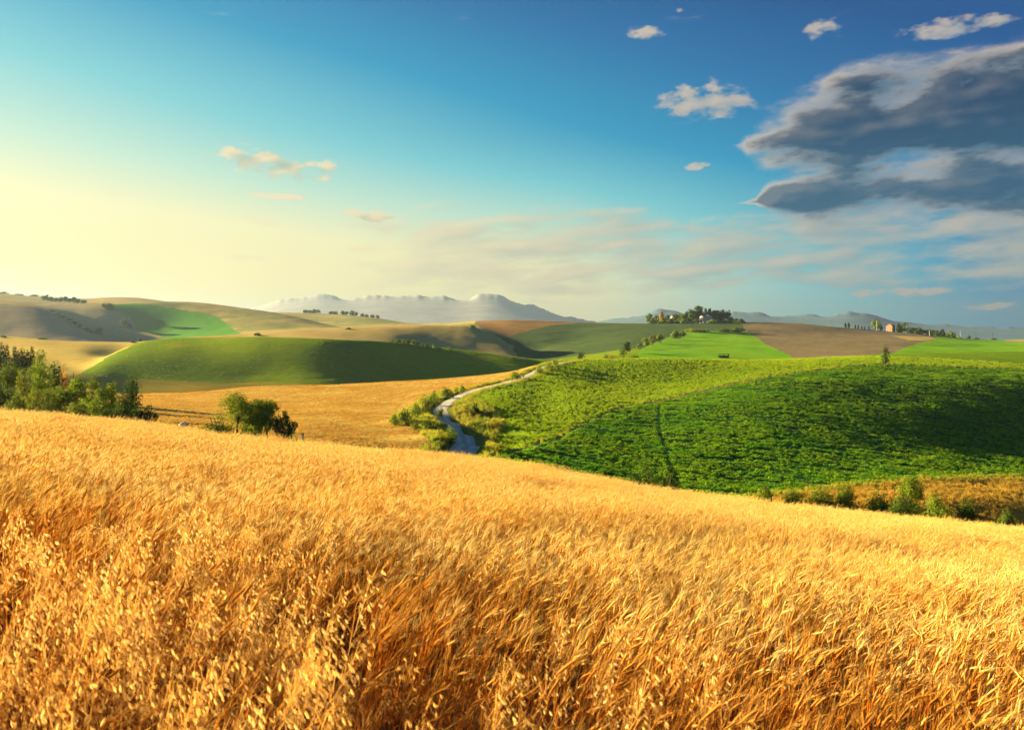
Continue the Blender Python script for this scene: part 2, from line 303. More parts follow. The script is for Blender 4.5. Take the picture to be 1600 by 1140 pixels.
# the field borders wander a little
jx = PX2 + 2.2 * fbm(GX, GY, 18.0, 31, 3); jy = PYv + 0.9 * fbm(GX, GY, 14.0, 32, 3)
fid = np.full(GY.shape, FID['olive_hills'])
def paint(name, a, b, poly=None):
    m = (T2 >= LI[a] - 1e-6) & (T2 <= LI[b] + 1e-6) if a in LI else np.ones(GY.shape, bool)
    if poly is not None: m &= inpoly(jx, jy, poly)
    fid[m] = FID[name]
paint('wheat_ground', 'W0', 'W7'); paint('verge_ground', 'W7', 'B')
paint('upper_green_field', 'B', 'E')
paint('ochre_field', 'B', 'E', [(-3000, 500), (-3000, 900), (640, 900), (702, 716), (692, 690), (680, 650), (676, 640), (700, 622), (760, 605), (800, 596), (838, 574), (852, 560), (700, 480)])
GREEN_EDGE = [(700, 760), (735, 722), (800, 706), (862, 688), (915, 662), (962, 640), (1050, 622), (1120, 606), (1200, 589), (1340, 571), (1400, 570), (1600, 578), (3200, 600)]
paint('green_field', 'B', 'E', GREEN_EDGE + [(3200, 745), (1600, 747), (1450, 750), (1330, 760), (1250, 770), (1180, 778), (1040, 790), (900, 800), (800, 800)])
paint('orange_field', 'B', 'C2', [(3200, 745), (1600, 747), (1450, 750), (1330, 760), (1250, 770), (1180, 778), (1040, 790), (900, 800), (900, 1000), (3200, 1000)])
paint('hollow_ground', 'B', 'C4', [(690, 640), (700, 628), (722, 622), (745, 626), (765, 638), (780, 650), (786, 662), (780, 678), (765, 690), (745, 700), (735, 708), (725, 716), (690, 716), (672, 690), (650, 668), (610, 660), (612, 652), (640, 636), (662, 622), (690, 612), (724, 606), (726, 612), (700, 622), (682, 634), (686, 650)])
gx_ = [p[0] for p in GREEN_EDGE]; gy_ = [p[1] for p in GREEN_EDGE]
trackw = np.interp(PX2, [740, 1050, 1350, 1700], [2.6, 2.0, 0.9, 0.7])
fid[(T2 > LI['B']) & (T2 < LI['D']) & (PX2 > 745) & (PX2 < 1700) & (np.abs(jy - np.interp(jx, gx_, gy_)) < trackw)] = FID['field_track']
paint('green_hill', 'E', 'H'); paint('yellow_field', 'D', 'I', [(-3000, 400), (-3000, 700), (90, 600), (125, 583), (185, 549), (215, 534), (216, 400)])
paint('yellow_field', 'H', 'J', [(-3000, 400), (-3000, 700), (260, 700), (260, 400)])
paint('yellow_field', 'C4', 'E', [(-3000, 400), (-3000, 700), (70, 610), (110, 588), (125, 400)])
paint('ochre_hill_foot', 'E', 'G', [(60, 640), (60, 586), (128, 586), (200, 592), (320, 597), (420, 599), (520, 602), (520, 640)])
paint('beige_field', 'H', 'K1', [(260, 400), (260, 600), (830, 600), (806, 552), (800, 540), (752, 512), (742, 400)])
paint('green_hill', 'H', 'I', [(812, 550), (812, 600), (870, 600), (870, 555)])
paint('dark_green_field', 'H', 'L', [(742, 400), (752, 512), (800, 540), (806, 552), (830, 600), (990, 600), (1000, 545), (1062, 519), (1062, 500), (1040, 400)])
paint('brown_field', 'I', 'L', [(742, 400), (742, 508), (752, 512), (788, 527), (815, 519), (850, 510), (900, 504.6), (1010, 505.8), (1040, 400)])
paint('bright_green_field', 'E', 'L', [(840, 610), (990, 560), (1000, 545), (1030, 533), (1062, 519), (1100, 517), (1168, 519), (1200, 540), (1235, 556), (1260, 610)])
paint('dark_green_field', 'I', 'L', [(1062, 519), (1100, 517), (1165, 518), (1160, 508), (1150, 400), (1000, 400), (1010, 506)])
paint('ploughed_field', 'E', 'L', [(1150, 400), (1160, 508), (1168, 519), (1200, 540), (1235, 556), (1250, 610), (1392, 610), (1394, 552), (1420, 540), (1462, 528.6), (1450, 400)])
paint('beige_field', 'I', 'L', [(1392, 524), (1430, 536), (1462, 528.6), (1450, 526)])
paint('bright_green_field', 'E', 'L', [(1392, 610), (1390, 554), (1420, 540), (1462, 528.6), (1475, 400), (3200, 400), (3200, 610)])
paint('beige_field', 'K3', 'L', [(1575, 400), (1570, 533), (1600, 536), (3200, 536), (3200, 400)])
paint('grey_field', 'J', 'K1h', [(-3000, 300), (-3000, 700), (200, 700), (200, 300)])
paint('pale_field', 'K1h', 'K2h', [(-3000, 300), (-3000, 700), (300, 700), (262, 533), (240, 300)])
paint('pale_field', 'K2h', 'K3', [(-3000, 300), (-3000, 700), (260, 700), (212, 512), (200, 496), (163, 477), (160, 300)])
paint('far_green_field', 'K2', 'K3', [(163, 476), (200, 496), (214, 512), (264, 533), (262, 560), (385, 560), (372, 521), (345, 500), (318, 490), (290, 486), (232, 476), (200, 474)])
paint('beige_field', 'K3h', 'L', [(130, 400), (130, 480), (250, 480), (250, 400)])
for k_, x_ in (('K1', 160), ('K2', 250)):        # ridge lines catching the sun, painted as strips of the yellow field
    fid[(np.abs(T2 - LI[k_]) < 0.09) & (PX2 < x_)] = FID['yellow_field']
paint('plain', 'L', 'N')

def mesh_from(name, V, Fc, mat=None, smooth=True, kind=None, parent=None, link=True):
    me = bpy.data.meshes.new(name); V = np.asarray(V, np.float32); Fc = np.asarray(Fc, np.int32)
    k = Fc.shape[1]
    me.vertices.add(len(V)); me.vertices.foreach_set('co', V.ravel())
    me.loops.add(Fc.size); me.loops.foreach_set('vertex_index', Fc.ravel())
    me.polygons.add(len(Fc)); me.polygons.foreach_set('loop_start', np.arange(0, Fc.size, k, dtype=np.int32))
    me.polygons.foreach_set('use_smooth', np.full(len(Fc), smooth, bool))
    me.update(calc_edges=True)
    if mat: me.materials.append(mat)
    o = bpy.data.objects.new(name, me)
    if link: COL.objects.link(o)
    if parent: o.parent = parent
    if kind: o['kind'] = kind
    return o

# ------------------------------------------------------------------ materials of the land
def new_mat(name):
    m = bpy.data.materials.new(name); m.use_nodes = True; t = NT(m.node_tree); t.n.clear()
    out = t.new('ShaderNodeOutputMaterial'); return m, t, out
def field_mat(name, a, b, c=None, scale=0.02, fine=1.5, bump=0.0, bdist=0.3, rows=None, rough=0.95, patch=(0.45, 0.62)):
    m, t, out = new_mat(name)
    g = t.new('ShaderNodeNewGeometry'); p = g.outputs['Position']
    n1 = t.noise(p, scale, 3, 0.6); n2 = t.noise(p, fine, 2, 0.65)
    col = t.mix(t.smooth(n1, 0.36, 0.64), c4(a), c4(b))
    sv = t.new('ShaderNodeVectorMath', operation='MULTIPLY'); t.l.new(p, sv.inputs[0]); sv.inputs[1].default_value = (0.10, 0.45, 0.3)
    n4 = t.noise(sv.outputs[0], fine, 2, 0.6)
    col = t.mix(t.smooth(n4, 0.35, 0.65, 0.0, 0.32), col, t.mix(1.0, col, c4((0.62, 0.66, 0.7)), 'MULTIPLY'))
    if c is not None:
        n3 = t.noise(p, scale * 2.7, 3, 0.6); col = t.mix(t.smooth(n3, *patch), col, c4(c))
    col = t.mix(t.smooth(n2, 0.3, 0.7, 0.0, 0.3), col, t.mix(0.5, col, (0, 0, 0, 1)), 'MIX')
    h = n2
    if rows:
        ang, wl, stg = rows
        mp = t.new('ShaderNodeMapping'); mp.inputs['Rotation'].default_value = (0, 0, ang); t.l.new(p, mp.inputs[0])
        wv = t.new('ShaderNodeTexWave'); t.l.new(mp.outputs[0], wv.inputs[0]); wv.inputs['Scale'].default_value = 1.0 / wl * 0.314; wv.inputs['Distortion'].default_value = 3.0; wv.inputs['Detail'].default_value = 1; wv.inputs['Detail Scale'].default_value = 0.4
        col = t.mix(t.math('MULTIPLY', wv.outputs[1], stg), col, t.mix(0.55, col, (0.0, 0.0, 0.0, 1)))
        h = t.math('ADD', h, t.math('MULTIPLY', wv.outputs[1], 0.5))
    bs = t.new('ShaderNodeBsdfDiffuse'); t.l.new(col, bs.inputs[0]); bs.inputs[1].default_value = 0.1
    if bump:
        bp = t.new('ShaderNodeBump'); bp.inputs['Strength'].default_value = bump; bp.inputs['Distance'].default_value = bdist; t.l.new(h, bp.inputs['Height']); t.l.new(bp.outputs[0], bs.inputs['Normal'])
    t.l.new(bs.outputs[0], out.inputs[0]); return m
FM = {
 'wheat_ground': field_mat('wheat_soil', (0.16, 0.08, 0.03), (0.22, 0.12, 0.04), scale=0.4, fine=9),
 'verge_ground': field_mat('verge_soil', (0.26, 0.2, 0.06), (0.16, 0.19, 0.05), scale=0.15, fine=4),
 'ochre_field': field_mat('ochre_stubble', (0.54, 0.34, 0.07), (0.42, 0.24, 0.045), (0.58, 0.42, 0.10), scale=0.03, fine=2.2, rows=(0.25, 4.5, 0.35)),
 'green_field': field_mat('green_crop_soil', (0.06, 0.14, 0.015), (0.035, 0.10, 0.02), scale=0.03, fine=1.4),
 'upper_green_field': field_mat('upper_green_crop', (0.16, 0.26, 0.012), (0.12, 0.21, 0.012), scale=0.03, fine=2.0, rows=(0.6, 3.0, 0.1)),
 'orange_field': field_mat('orange_dry_crop', (0.34, 0.17, 0.015), (0.26, 0.15, 0.02), (0.2, 0.16, 0.02), scale=0.05, fine=2.5),
 'green_hill': field_mat('green_hill_crop', (0.20, 0.27, 0.012), (0.13, 0.21, 0.014), (0.36, 0.23, 0.02), scale=0.012, fine=0.8, rows=(0.2, 6.0, 0.03), patch=(0.6, 0.8)),
 'yellow_field': field_mat('yellow_crop', (0.60, 0.44, 0.10), (0.54, 0.38, 0.085), scale=0.012, fine=0.9, rows=(-0.15, 9.0, 0.08)),
 'beige_field': field_mat('beige_crop', (0.46, 0.34, 0.12), (0.42, 0.30, 0.10), scale=0.012, fine=0.8, rows=(0.3, 9.0, 0.08)),
 'brown_field': field_mat('brown_soil', (0.22, 0.13, 0.05), (0.26, 0.15, 0.05), scale=0.012, fine=0.8),
 'dark_green_field': field_mat('dark_green_crop', (0.075, 0.12, 0.04), (0.09, 0.13, 0.04), scale=0.01, fine=0.7, rows=(0.5, 9.0, 0.15)),
 'bright_green_field': field_mat('bright_green_crop', (0.15, 0.34, 0.014), (0.20, 0.36, 0.014), scale=0.012, fine=0.6, rows=(0.9, 10.0, 0.1)),
 'ploughed_field': field_mat('ploughed_soil', (0.20, 0.155, 0.085), (0.235, 0.18, 0.09), scale=0.01, fine=0.6, rows=(0.4, 10.0, 0.06)),
 'grey_field': field_mat('grey_soil', (0.36, 0.28, 0.16), (0.40, 0.31, 0.17), scale=0.008, fine=0.5),
 'pale_field': field_mat('pale_crop', (0.44, 0.34, 0.15), (0.48, 0.37, 0.16), scale=0.008, fine=0.5, rows=(0.4, 12.0, 0.12)),
 'far_green_field': field_mat('far_green_crop', (0.10, 0.28, 0.03), (0.13, 0.31, 0.03), scale=0.008, fine=0.5),
 'olive_hills': field_mat('olive_grass', (0.34, 0.30, 0.10), (0.26, 0.26, 0.08), (0.42, 0.33, 0.10), scale=0.006, fine=0.3),
 'hollow_ground': field_mat('hollow_grass', (0.15, 0.15, 0.03), (0.22, 0.17, 0.05), (0.1, 0.13, 0.02), scale=0.2, fine=3),
 'ochre_hill_foot': field_mat('ochre_hill_crop', (0.36, 0.26, 0.03), (0.30, 0.24, 0.03), scale=0.03, fine=0.9),
 'field_track': field_mat('track_soil', (0.10, 0.10, 0.03), (0.16, 0.13, 0.05), scale=0.2, fine=3),
 'plain': field_mat('plain_grass', (0.18, 0.18, 0.07), (0.22, 0.2, 0.08), scale=0.002, fine=0.02, bump=0.0),
}
idx = np.arange(NROW * NCOL).reshape(NROW, NCOL)
quad = np.stack([idx[:-1, :-1], idx[:-1, 1:], idx[1:, 1:], idx[1:, :-1]], -1).reshape(-1, 4)
qid = fid[:-1, :-1].reshape(-1)
P3 = np.stack([GX, GY, GZ], -1).reshape(-1, 3)
gv = np.zeros_like(GZ)
for n in fields:
    q = quad[qid == FID[n]]
    if not len(q): continue
    u, inv = np.unique(q, return_inverse=True)
    mesh_from(n, P3[u], inv.reshape(-1, 4), FM[n], True, 'structure')
# the wheat field goes on behind the camera
bx = np.linspace(-30, 30, 13); by = np.linspace(-25, 1.0, 12); BX, BY = np.meshgrid(bx, by)
BZ = -1.9 - 0.14 * BY - 0.116 * BX
bi = np.arange(BX.size).reshape(BX.shape); bq = np.stack([bi[:-1, :-1], bi[:-1, 1:], bi[1:, 1:], bi[1:, :-1]], -1).reshape(-1, 4)
mesh_from('near_ground', np.stack([BX, BY, BZ], -1).reshape(-1, 3), bq, FM['wheat_ground'], True, 'structure')

# ------------------------------------------------------------------ mountains and haze
def mountain(name, knots, Y, depth, mat, seed, jag):
    q = sorted(knots); pxs = np.arange(q[0], q[-1] + 1, 3.0); ph = pchip(q, [knots[a] for a in q], pxs)
    w = np.clip((HZ + 6 - ph) / 30, 0, 1)
    x0 = (pxs - CX) / F * Y; zt = np.maximum(-(ph - HZ) / F * Y, -40)
    rows = []; s = np.linspace(-1, 1, 41); zt = zt + jag * 5 * fbm(x0, x0 * 0, 90.0, seed, 3) * (zt > 20); zs_ = zt.copy()
    for _ in range(200): zs_[1:-1] = 0.5 * zs_[1:-1] + 0.25 * (zs_[:-2] + zs_[2:])
    for v in s:
        f = 1 - abs(v); yy = Y + v * depth + 0 * x0; xx = x0 * yy / Y
        rows.append(np.stack([xx, yy, -45 + (zs_ + 45) * f ** 1.1 + (zt - zs_) * f ** 22 + 4 * f * (1 - f) * jag * 2 * fbm(xx, yy, 600.0, seed + 5, 3)], -1))
    R = np.stack(rows); n, k = R.shape[:2]; ii = np.arange(n * k).reshape(n, k)
    fq = np.stack([ii[:-1, :-1], ii[:-1, 1:], ii[1:, 1:], ii[1:, :-1]], -1).reshape(-1, 4)
    return mesh_from(name, R.reshape(-1, 3), fq, mat, True, 'structure')
mm = field_mat('mountain_rock', (0.38, 0.38, 0.35), (0.40, 0.40, 0.36), scale=0.001, fine=0.01, bump=0.0)
mm2 = field_mat('mountain_haze_blue', (0.10, 0.19, 0.24), (0.12, 0.21, 0.26), scale=0.001, fine=0.01, bump=0.0)  # distant haze painted in as a blue base colour
mountain('mountain_range', {330: 515, 400: 480, 440: 466, 480: 463, 512: 459, 535: 468, 560: 465, 590: 460, 620: 463, 650: 462, 690: 463, 720: 470, 752: 458, 775: 460, 800: 468, 840: 480, 900: 497, 980: 512}, 7000, 2000, mm, 3, 2.6)
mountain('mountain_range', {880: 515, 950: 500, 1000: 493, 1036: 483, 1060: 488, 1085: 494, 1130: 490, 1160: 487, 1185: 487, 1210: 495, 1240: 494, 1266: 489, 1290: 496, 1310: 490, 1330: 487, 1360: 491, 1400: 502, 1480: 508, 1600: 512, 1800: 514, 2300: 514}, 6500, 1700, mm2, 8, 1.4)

hz = bpy.data.materials.new('haze_air'); hz.use_nodes = True; t = NT(hz.node_tree); t.n.clear()
o_ = t.new('ShaderNodeOutputMaterial'); pv = t.new('ShaderNodeVolumePrincipled'); t.l.new(pv.outputs[0], o_.inputs['Volume'])
pv.inputs['Density Attribute'].default_value = ''; pv.inputs['Color Attribute'].default_value = ''; pv.inputs['Temperature Attribute'].default_value = ''
pv.inputs['Color'].default_value = (0.27, 0.36, 0.48, 1); pv.inputs['Density'].default_value = 0.9e-4; pv.inputs['Anisotropy'].default_value = 0.45
X0, X1, Y0, Y1, Z0, Z1 = -19500, 19500, -400, 11000, -130, 372
hv = [(x, y, z) for z in (Z0, Z1) for y in (Y0, Y1) for x in (X0, X1)]
mesh_from('haze', hv, [(0, 2, 3, 1), (4, 5, 7, 6), (0, 1, 5, 4), (2, 6, 7, 3), (0, 4, 6, 2), (1, 3, 7, 5)], hz, False, 'stuff')

# ------------------------------------------------------------------ the lane
m, t, out = new_mat('lane_gravel')
g = t.new('ShaderNodeNewGeometry'); n1 = t.noise(g.outputs['Position'], 0.5, 5, 0.6); n2 = t.noise(g.outputs['Position'], 6.0, 4, 0.7)
uvn = t.new('ShaderNodeUVMap'); sx = t.new('ShaderNodeSeparateXYZ'); t.l.new(uvn.outputs[0], sx.inputs[0])
tr = t.math('ABSOLUTE', t.math('SUBTRACT', t.math('ABSOLUTE', t.math('SUBTRACT', sx.outputs[0], 0.5)), 0.22))
col = t.mix(t.smooth(n1, 0.35, 0.65), c4((0.42, 0.40, 0.35)), c4((0.52, 0.49, 0.43)))
col = t.mix(t.smooth(t.math('ADD', tr, t.math('MULTIPLY', n2, 0.1)), 0.1, 0.2, 0.0, 0.55), col, c4((0.30, 0.28, 0.2)))
bp = t.new('ShaderNodeBump'); bp.inputs['Strength'].default_value = 0.4; bp.inputs['Distance'].default_value = 0.05; t.l.new(n2, bp.inputs['Height'])
bs = t.new('ShaderNodeBsdfDiffuse'); t.l.new(col, bs.inputs[0]); t.l.new(bp.outputs[0], bs.inputs['Normal']); t.l.new(bs.outputs[0], out.inputs[0])
tn = np.gradient(road, axis=0); tn /= np.hypot(tn[:, 0], tn[:, 1])[:, None]; nm = np.stack([tn[:, 1], -tn[:, 0]], -1)
RV = []; NS = 7
for i, p in enumerate(road):
    for k in range(NS):
        u = k / (NS - 1) - 0.5; w = (3.9 if p[1] < 150 else max(2.7, 3.9 - (p[1] - 150) * 0.02)) + 0.25 * math.sin(i * 0.37 + 3 * u)
        x, y = p + nm[i] * u * w
        RV.append((x, y, ground_xy(x, y) + 0.07 - 0.06 * (2 * abs(u)) ** 3))
ii = np.arange(len(RV)).reshape(len(road), NS); fq = np.stack([ii[:-1, :-1], ii[:-1, 1:], ii[1:, 1:], ii[1:, :-1]], -1).reshape(-1, 4)
lane = mesh_from('road', RV, fq, m, True, 'structure')
uv = lane.data.uv_layers.new(name='UVMap'); li = np.zeros(len(lane.data.loops), np.int32); lane.data.loops.foreach_get('vertex_index', li)
uv.data.foreach_set('uv', np.stack([(li % NS) / (NS - 1), (li // NS) * 0.1], -1).astype(np.float32).ravel())

# ------------------------------------------------------------------ plants: shared pieces
def leaf_mat(name, a, b, trans=0.4, rough=0.6, nscale=0.6, gloss=0.0, vcol=None):
    m, t, out = new_mat(name)
    g = t.new('ShaderNodeNewGeometry'); oi = t.new('ShaderNodeObjectInfo')
    n = t.noise(g.outputs['Position'], nscale, 1, 0.6)
    f = t.math('ADD', t.math('MULTIPLY', n, 0.7), t.math('MULTIPLY', oi.outputs['Random'], 0.3))
    col = t.mix(t.smooth(f, 0.3, 0.7), c4(a), c4(b))
    if vcol:
        at = t.new('ShaderNodeVertexColor', layer_name=vcol); col = t.mix(1.0, col, at.outputs[0], 'MULTIPLY')
    d = t.new('ShaderNodeBsdfDiffuse'); t.l.new(col, d.inputs[0])
    tl = t.new('ShaderNodeBsdfTranslucent'); t.l.new(col, tl.inputs[0])
    mx = t.new('ShaderNodeMixShader'); mx.inputs[0].default_value = trans; t.l.new(d.outputs[0], mx.inputs[1]); t.l.new(tl.outputs[0], mx.inputs[2])
    o = mx.outputs[0]
    if gloss:
        gl = t.new('ShaderNodeBsdfGlossy'); gl.inputs['Roughness'].default_value = rough; gl.inputs[0].default_value = (1, 1, 1, 1)
        m2 = t.new('ShaderNodeMixShader'); m2.inputs[0].default_value = gloss; t.l.new(o, m2.inputs[1]); t.l.new(gl.outputs[0], m2.inputs[2]); o = m2.outputs[0]
    t.l.new(o, out.inputs[0]); return m
class MB:
    """collects triangles with a colour for each vertex"""
    def __init__(s): s.v = []; s.f = []; s.c = []
    def tri(s, a, b, c, col):
        n = len(s.v); s.v += [a, b, c]; s.f.append((n, n+1, n+2)); s.c += [col] * 3
    def quad(s, a, b, c, d, col):
        n = len(s.v); s.v += [a, b, c, d]; s.f += [(n, n+1, n+2), (n, n+2, n+3)]; s.c += [col] * 4
    def ribbon(s, pts, widths, side, col):
        n = len(s.v)
        for p, w in zip(pts, widths): s.v += [p - side * w, p + side * w]; s.c += [col, col]
        for i in range(len(pts) - 1): a = n + 2*i; s.f += [(a, a+1, a+3), (a, a+3, a+2)]
    def tube(s, pts, radii, col, k=5):
        n = len(s.v)
        for i, (p, r) in enumerate(zip(pts, radii)):
            dv = (pts[min(i+1, len(pts)-1)] - pts[max(i-1, 0)]).normalized(); u = dv.orthogonal().normalized(); w = dv.cross(u)
            for j in range(k): a = 2 * math.pi * j / k; s.v.append(p + (u * math.cos(a) + w * math.sin(a)) * r); s.c.append(col)
        for i in range(len(pts) - 1):
            for j in range(k):
                a = n + i*k + j; b = n + i*k + (j+1) % k; s.f += [(a, b, b + k), (a, b + k, a + k)]
    def build(s, name, mat, parent=None, smooth=False, link=True, vcol=True):
        o = mesh_from(name, [tuple(p) for p in s.v], s.f, mat, smooth, None, parent, link)
        if vcol:
            ca = o.data.color_attributes.new('tint', 'FLOAT_COLOR', 'POINT')
            ca.data.foreach_set('color', np.array([c4(c) for c in s.c], np.float32).ravel())
        return o
def rv(a=1.0): return Vector((random.uniform(-a, a), random.uniform(-a, a), random.uniform(-a, a)))

def scatter(name, protos, P, rot, scl, label_kind='stuff', idx=None):
    """one object of uncountable plants: points that carry copies of a few tufts"""
    pc = bpy.data.collections.new(name + '_tufts')
    for p in protos: pc.objects.link(p)
    me = bpy.data.meshes.new(name); P = np.asarray(P, np.float32); n = len(P)
    me.vertices.add(n); me.vertices.foreach_set('co', P.ravel())
    for an, ty, data in (('rot', 'FLOAT_VECTOR', rot), ('scl', 'FLOAT_VECTOR', scl)):
        a = me.attributes.new(an, ty, 'POINT'); a.data.foreach_set('vector', np.asarray(data, np.float32).ravel())
    a = me.attributes.new('idx', 'INT', 'POINT'); a.data.foreach_set('value', (rng.integers(0, len(protos), n) if idx is None else idx).astype(np.int32))
    o = bpy.data.objects.new(name, me); COL.objects.link(o); o['kind'] = label_kind
    g = bpy.data.node_groups.new(name + '_scatter', 'GeometryNodeTree'); t = NT(g)
    g.interface.new_socket('Geometry', in_out='INPUT', socket_type='NodeSocketGeometry'); g.interface.new_socket('Geometry', in_out='OUTPUT', socket_type='NodeSocketGeometry')
    gi = t.new('NodeGroupInput'); go = t.new('NodeGroupOutput'); iop = t.new('GeometryNodeInstanceOnPoints')
    ci = t.new('GeometryNodeCollectionInfo'); ci.inputs[0].default_value = pc; ci.inputs['Separate Children'].default_value = True; ci.inputs['Reset Children'].default_value = True
    def na(nm, dt):
        q = t.new('GeometryNodeInputNamedAttribute', data_type=dt); q.inputs[0].default_value = nm; return q.outputs[0]
    t.l.new(gi.outputs[0], iop.inputs['Points']); t.l.new(ci.outputs[0], iop.inputs['Instance']); iop.inputs['Pick Instance'].default_value = True
    t.l.new(na('idx', 'INT'), iop.inputs['Instance Index']); t.l.new(na('rot', 'FLOAT_VECTOR'), iop.inputs['Rotation']); t.l.new(na('scl', 'FLOAT_VECTOR'), iop.inputs['Scale'])
    t.l.new(iop.outputs[0], go.inputs[0])
    md = o.modifiers.new('scatter', 'NODES'); md.node_group = g
    return o

# land faces for sowing
A3 = np.stack([GX, GY, GZ], -1)
qa = 0.5 * np.linalg.norm(np.cross((A3[1:, 1:] - A3[:-1, :-1]).reshape(-1, 3), (A3[1:, :-1] - A3[:-1, 1:]).reshape(-1, 3)), axis=1)
qpx = np.broadcast_to(cols[None, :-1], (NROW-1, NCOL-1)).reshape(-1); qY = GY[:-1, :-1].reshape(-1); qP = GP[:-1, :-1].reshape(-1)
qrd = road_d[:-1, :-1].reshape(-1)
def sow(names, per_m2, px=(-60, 1660), Y=(0, 900), extra=None, clump=0.0, cs=(6.0, 2.5), seed=5, mx=200000):
    m = np.isin(qid, [FID[n] for n in names]) & (qpx > px[0]) & (qpx < px[1]) & (qY > Y[0]) & (qY < Y[1]) & (qrd > 2.9)
    if extra is not None: m &= extra
    w = qa * m; tot = w.sum(); n = min(int(tot * per_m2), mx); cdf = np.cumsum(w) / tot
    k = np.searchsorted(cdf, rng.random(n)); u = rng.random((n, 1)); v = rng.random((n, 1))
    q = quad[k]; P = (P3[q[:, 0]]*(1-u) + P3[q[:, 1]]*u)*(1-v) + (P3[q[:, 3]]*(1-u) + P3[q[:, 2]]*u)*v
    if clump:
        f = fbm(P[:, 0] / cs[0], P[:, 1] / cs[1], 1.0, seed, 3)
        keep = f + rng.normal(0, 0.25, n) > clump; P = P[keep]
    return P
def spin(n, tilt=0.15): return np.stack([rng.normal(0, tilt, n), rng.normal(0, tilt, n), rng.random(n) * 6.283], -1)

# ---- leafy crop of the big green field
def leafy_tuft(name, mat, n, rad, h, size, up=0.5):
    b = MB()
    for _ in range(n):
        a = random.random() * 6.283; r = rad * math.sqrt(random.random()); z = h * (1 - 0.7 * (r / rad) ** 2) * random.uniform(0.35, 1.05)
        p = Vector((r * math.cos(a), r * math.sin(a), z)); o = (Vector((math.cos(a), math.sin(a), 0)) * random.uniform(0.2, 1) + Vector((0, 0, up * random.uniform(-0.4, 1.5))) + rv(0.4)).normalized()
        s_ = o.cross(Vector((0, 0, 1)) + rv(0.6)).normalized(); L = size * random.uniform(0.6, 1.3); w = L * random.uniform(0.28, 0.42)
        tt = (0.5 + 0.8 * z / h) * random.uniform(0.85, 1.15); c = (tt * 1.08, tt, tt)  # upper leaves brighter, lower ones darker: sunlit tips painted into the tint
        b.quad(p - o * L * 0.5, p + s_ * w, p + o * L * 0.6 - Vector((0, 0, L * 0.15)), p - s_ * w, c)
    return b.build(name, mat, link=False)
def grass_tuft(name, mat, n, rad, h, wid, lean=0.25, head=0.0):
    b = MB()
    for _ in range(n):
        a = random.random() * 6.283; r = rad * math.sqrt(random.random()); p = Vector((r * math.cos(a), r * math.sin(a), -0.03))
        hh = h * random.uniform(0.55, 1.1); d = Vector((random.gauss(lean * 0.6, lean), random.gauss(0, lean), 1)).normalized()
        side = Vector((math.cos(a * 3), math.sin(a * 3), 0)); e = p + d * hh + Vector((random.gauss(0.1, 0.1), random.gauss(0, 0.1), -0.06)) * hh
        tt = random.uniform(0.75, 1.2); c = (tt, tt, tt)
        b.ribbon([p, p.lerp(e, 0.5) + Vector((0, 0, 0.05 * hh)), e], [wid, wid * 0.8, wid * 0.15 + head], side, c)
    return b.build(name, mat, link=False)
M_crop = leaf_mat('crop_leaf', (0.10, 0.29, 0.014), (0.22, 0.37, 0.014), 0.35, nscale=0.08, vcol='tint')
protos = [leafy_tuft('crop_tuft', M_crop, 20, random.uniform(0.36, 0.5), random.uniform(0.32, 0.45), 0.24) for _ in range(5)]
P = sow(['green_field'], 3.2, px=(680, 1680), Y=(90, 560), clump=-0.12, cs=(4.5, 1.25))
# a wheel track runs down through the crop
trk = np.array([((px - CX) / F * hit(px, py), hit(px, py)) for px, py in ((1030, 632), (1028, 655), (1032, 680), (1040, 705), (1050, 735), (1062, 765))])
td = np.min(np.stack([np.abs(np.cross(np.broadcast_to((trk[i+1]-trk[i]) / np.linalg.norm(trk[i+1]-trk[i]), (len(P), 2)), P[:, :2] - trk[i])) + 99 * ((np.einsum('ij,j->i', P[:, :2] - trk[i], trk[i+1]-trk[i]) < 0) | (np.einsum('ij,j->i', P[:, :2] - trk[i], trk[i+1]-trk[i]) > np.sum((trk[i+1]-trk[i])**2))) for i in range(len(trk)-1)]), 0)
P = P[td > 0.5]
sc = (0.75 + 0.5 * rng.random(len(P)))[:, None] * np.array([[1.45, 0.8, 1.0]]) * (1 + 0.25 * fbm(P[:, 0], P[:, 1], 9.0, 77, 2))[:, None]
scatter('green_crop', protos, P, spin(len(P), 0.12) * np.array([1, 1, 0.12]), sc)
# ---- finer grass-like crop on the upper strip
M_gr = leaf_mat('fine_green_blade', (0.31, 0.40, 0.014), (0.24, 0.35, 0.014), 0.45, nscale=0.06, vcol='tint')
protos = [grass_tuft('crop_blades', M_gr, 16, 0.32, 0.42, 0.035) for _ in range(4)]
P = sow(['upper_green_field'], 2.2, px=(680, 1660), Y=(100, 420), clump=-0.45, cs=(3.0, 1.2))
scatter('fine_green_crop', protos, P, spin(len(P), 0.15), (0.7 + 0.6 * rng.random(len(P)))[:, None] * np.ones((1, 3)))
M_hg = leaf_mat('hill_blade', (0.24, 0.30, 0.014), (0.17, 0.25, 0.014), 0.4, nscale=0.02, vcol='tint')
protos = [grass_tuft('hill_blades', M_hg, 16, 0.6, 0.18, 0.03) for _ in range(4)]
P = sow(['green_hill'], 0.7, px=(90, 900), Y=(330, 560), clump=-0.6, cs=(6.0, 2.0), seed=19)
scatter('hill_crop', protos, P, spin(len(P), 0.15), (0.6 + 0.6 * rng.random(len(P)))[:, None] * np.ones((1, 3)))
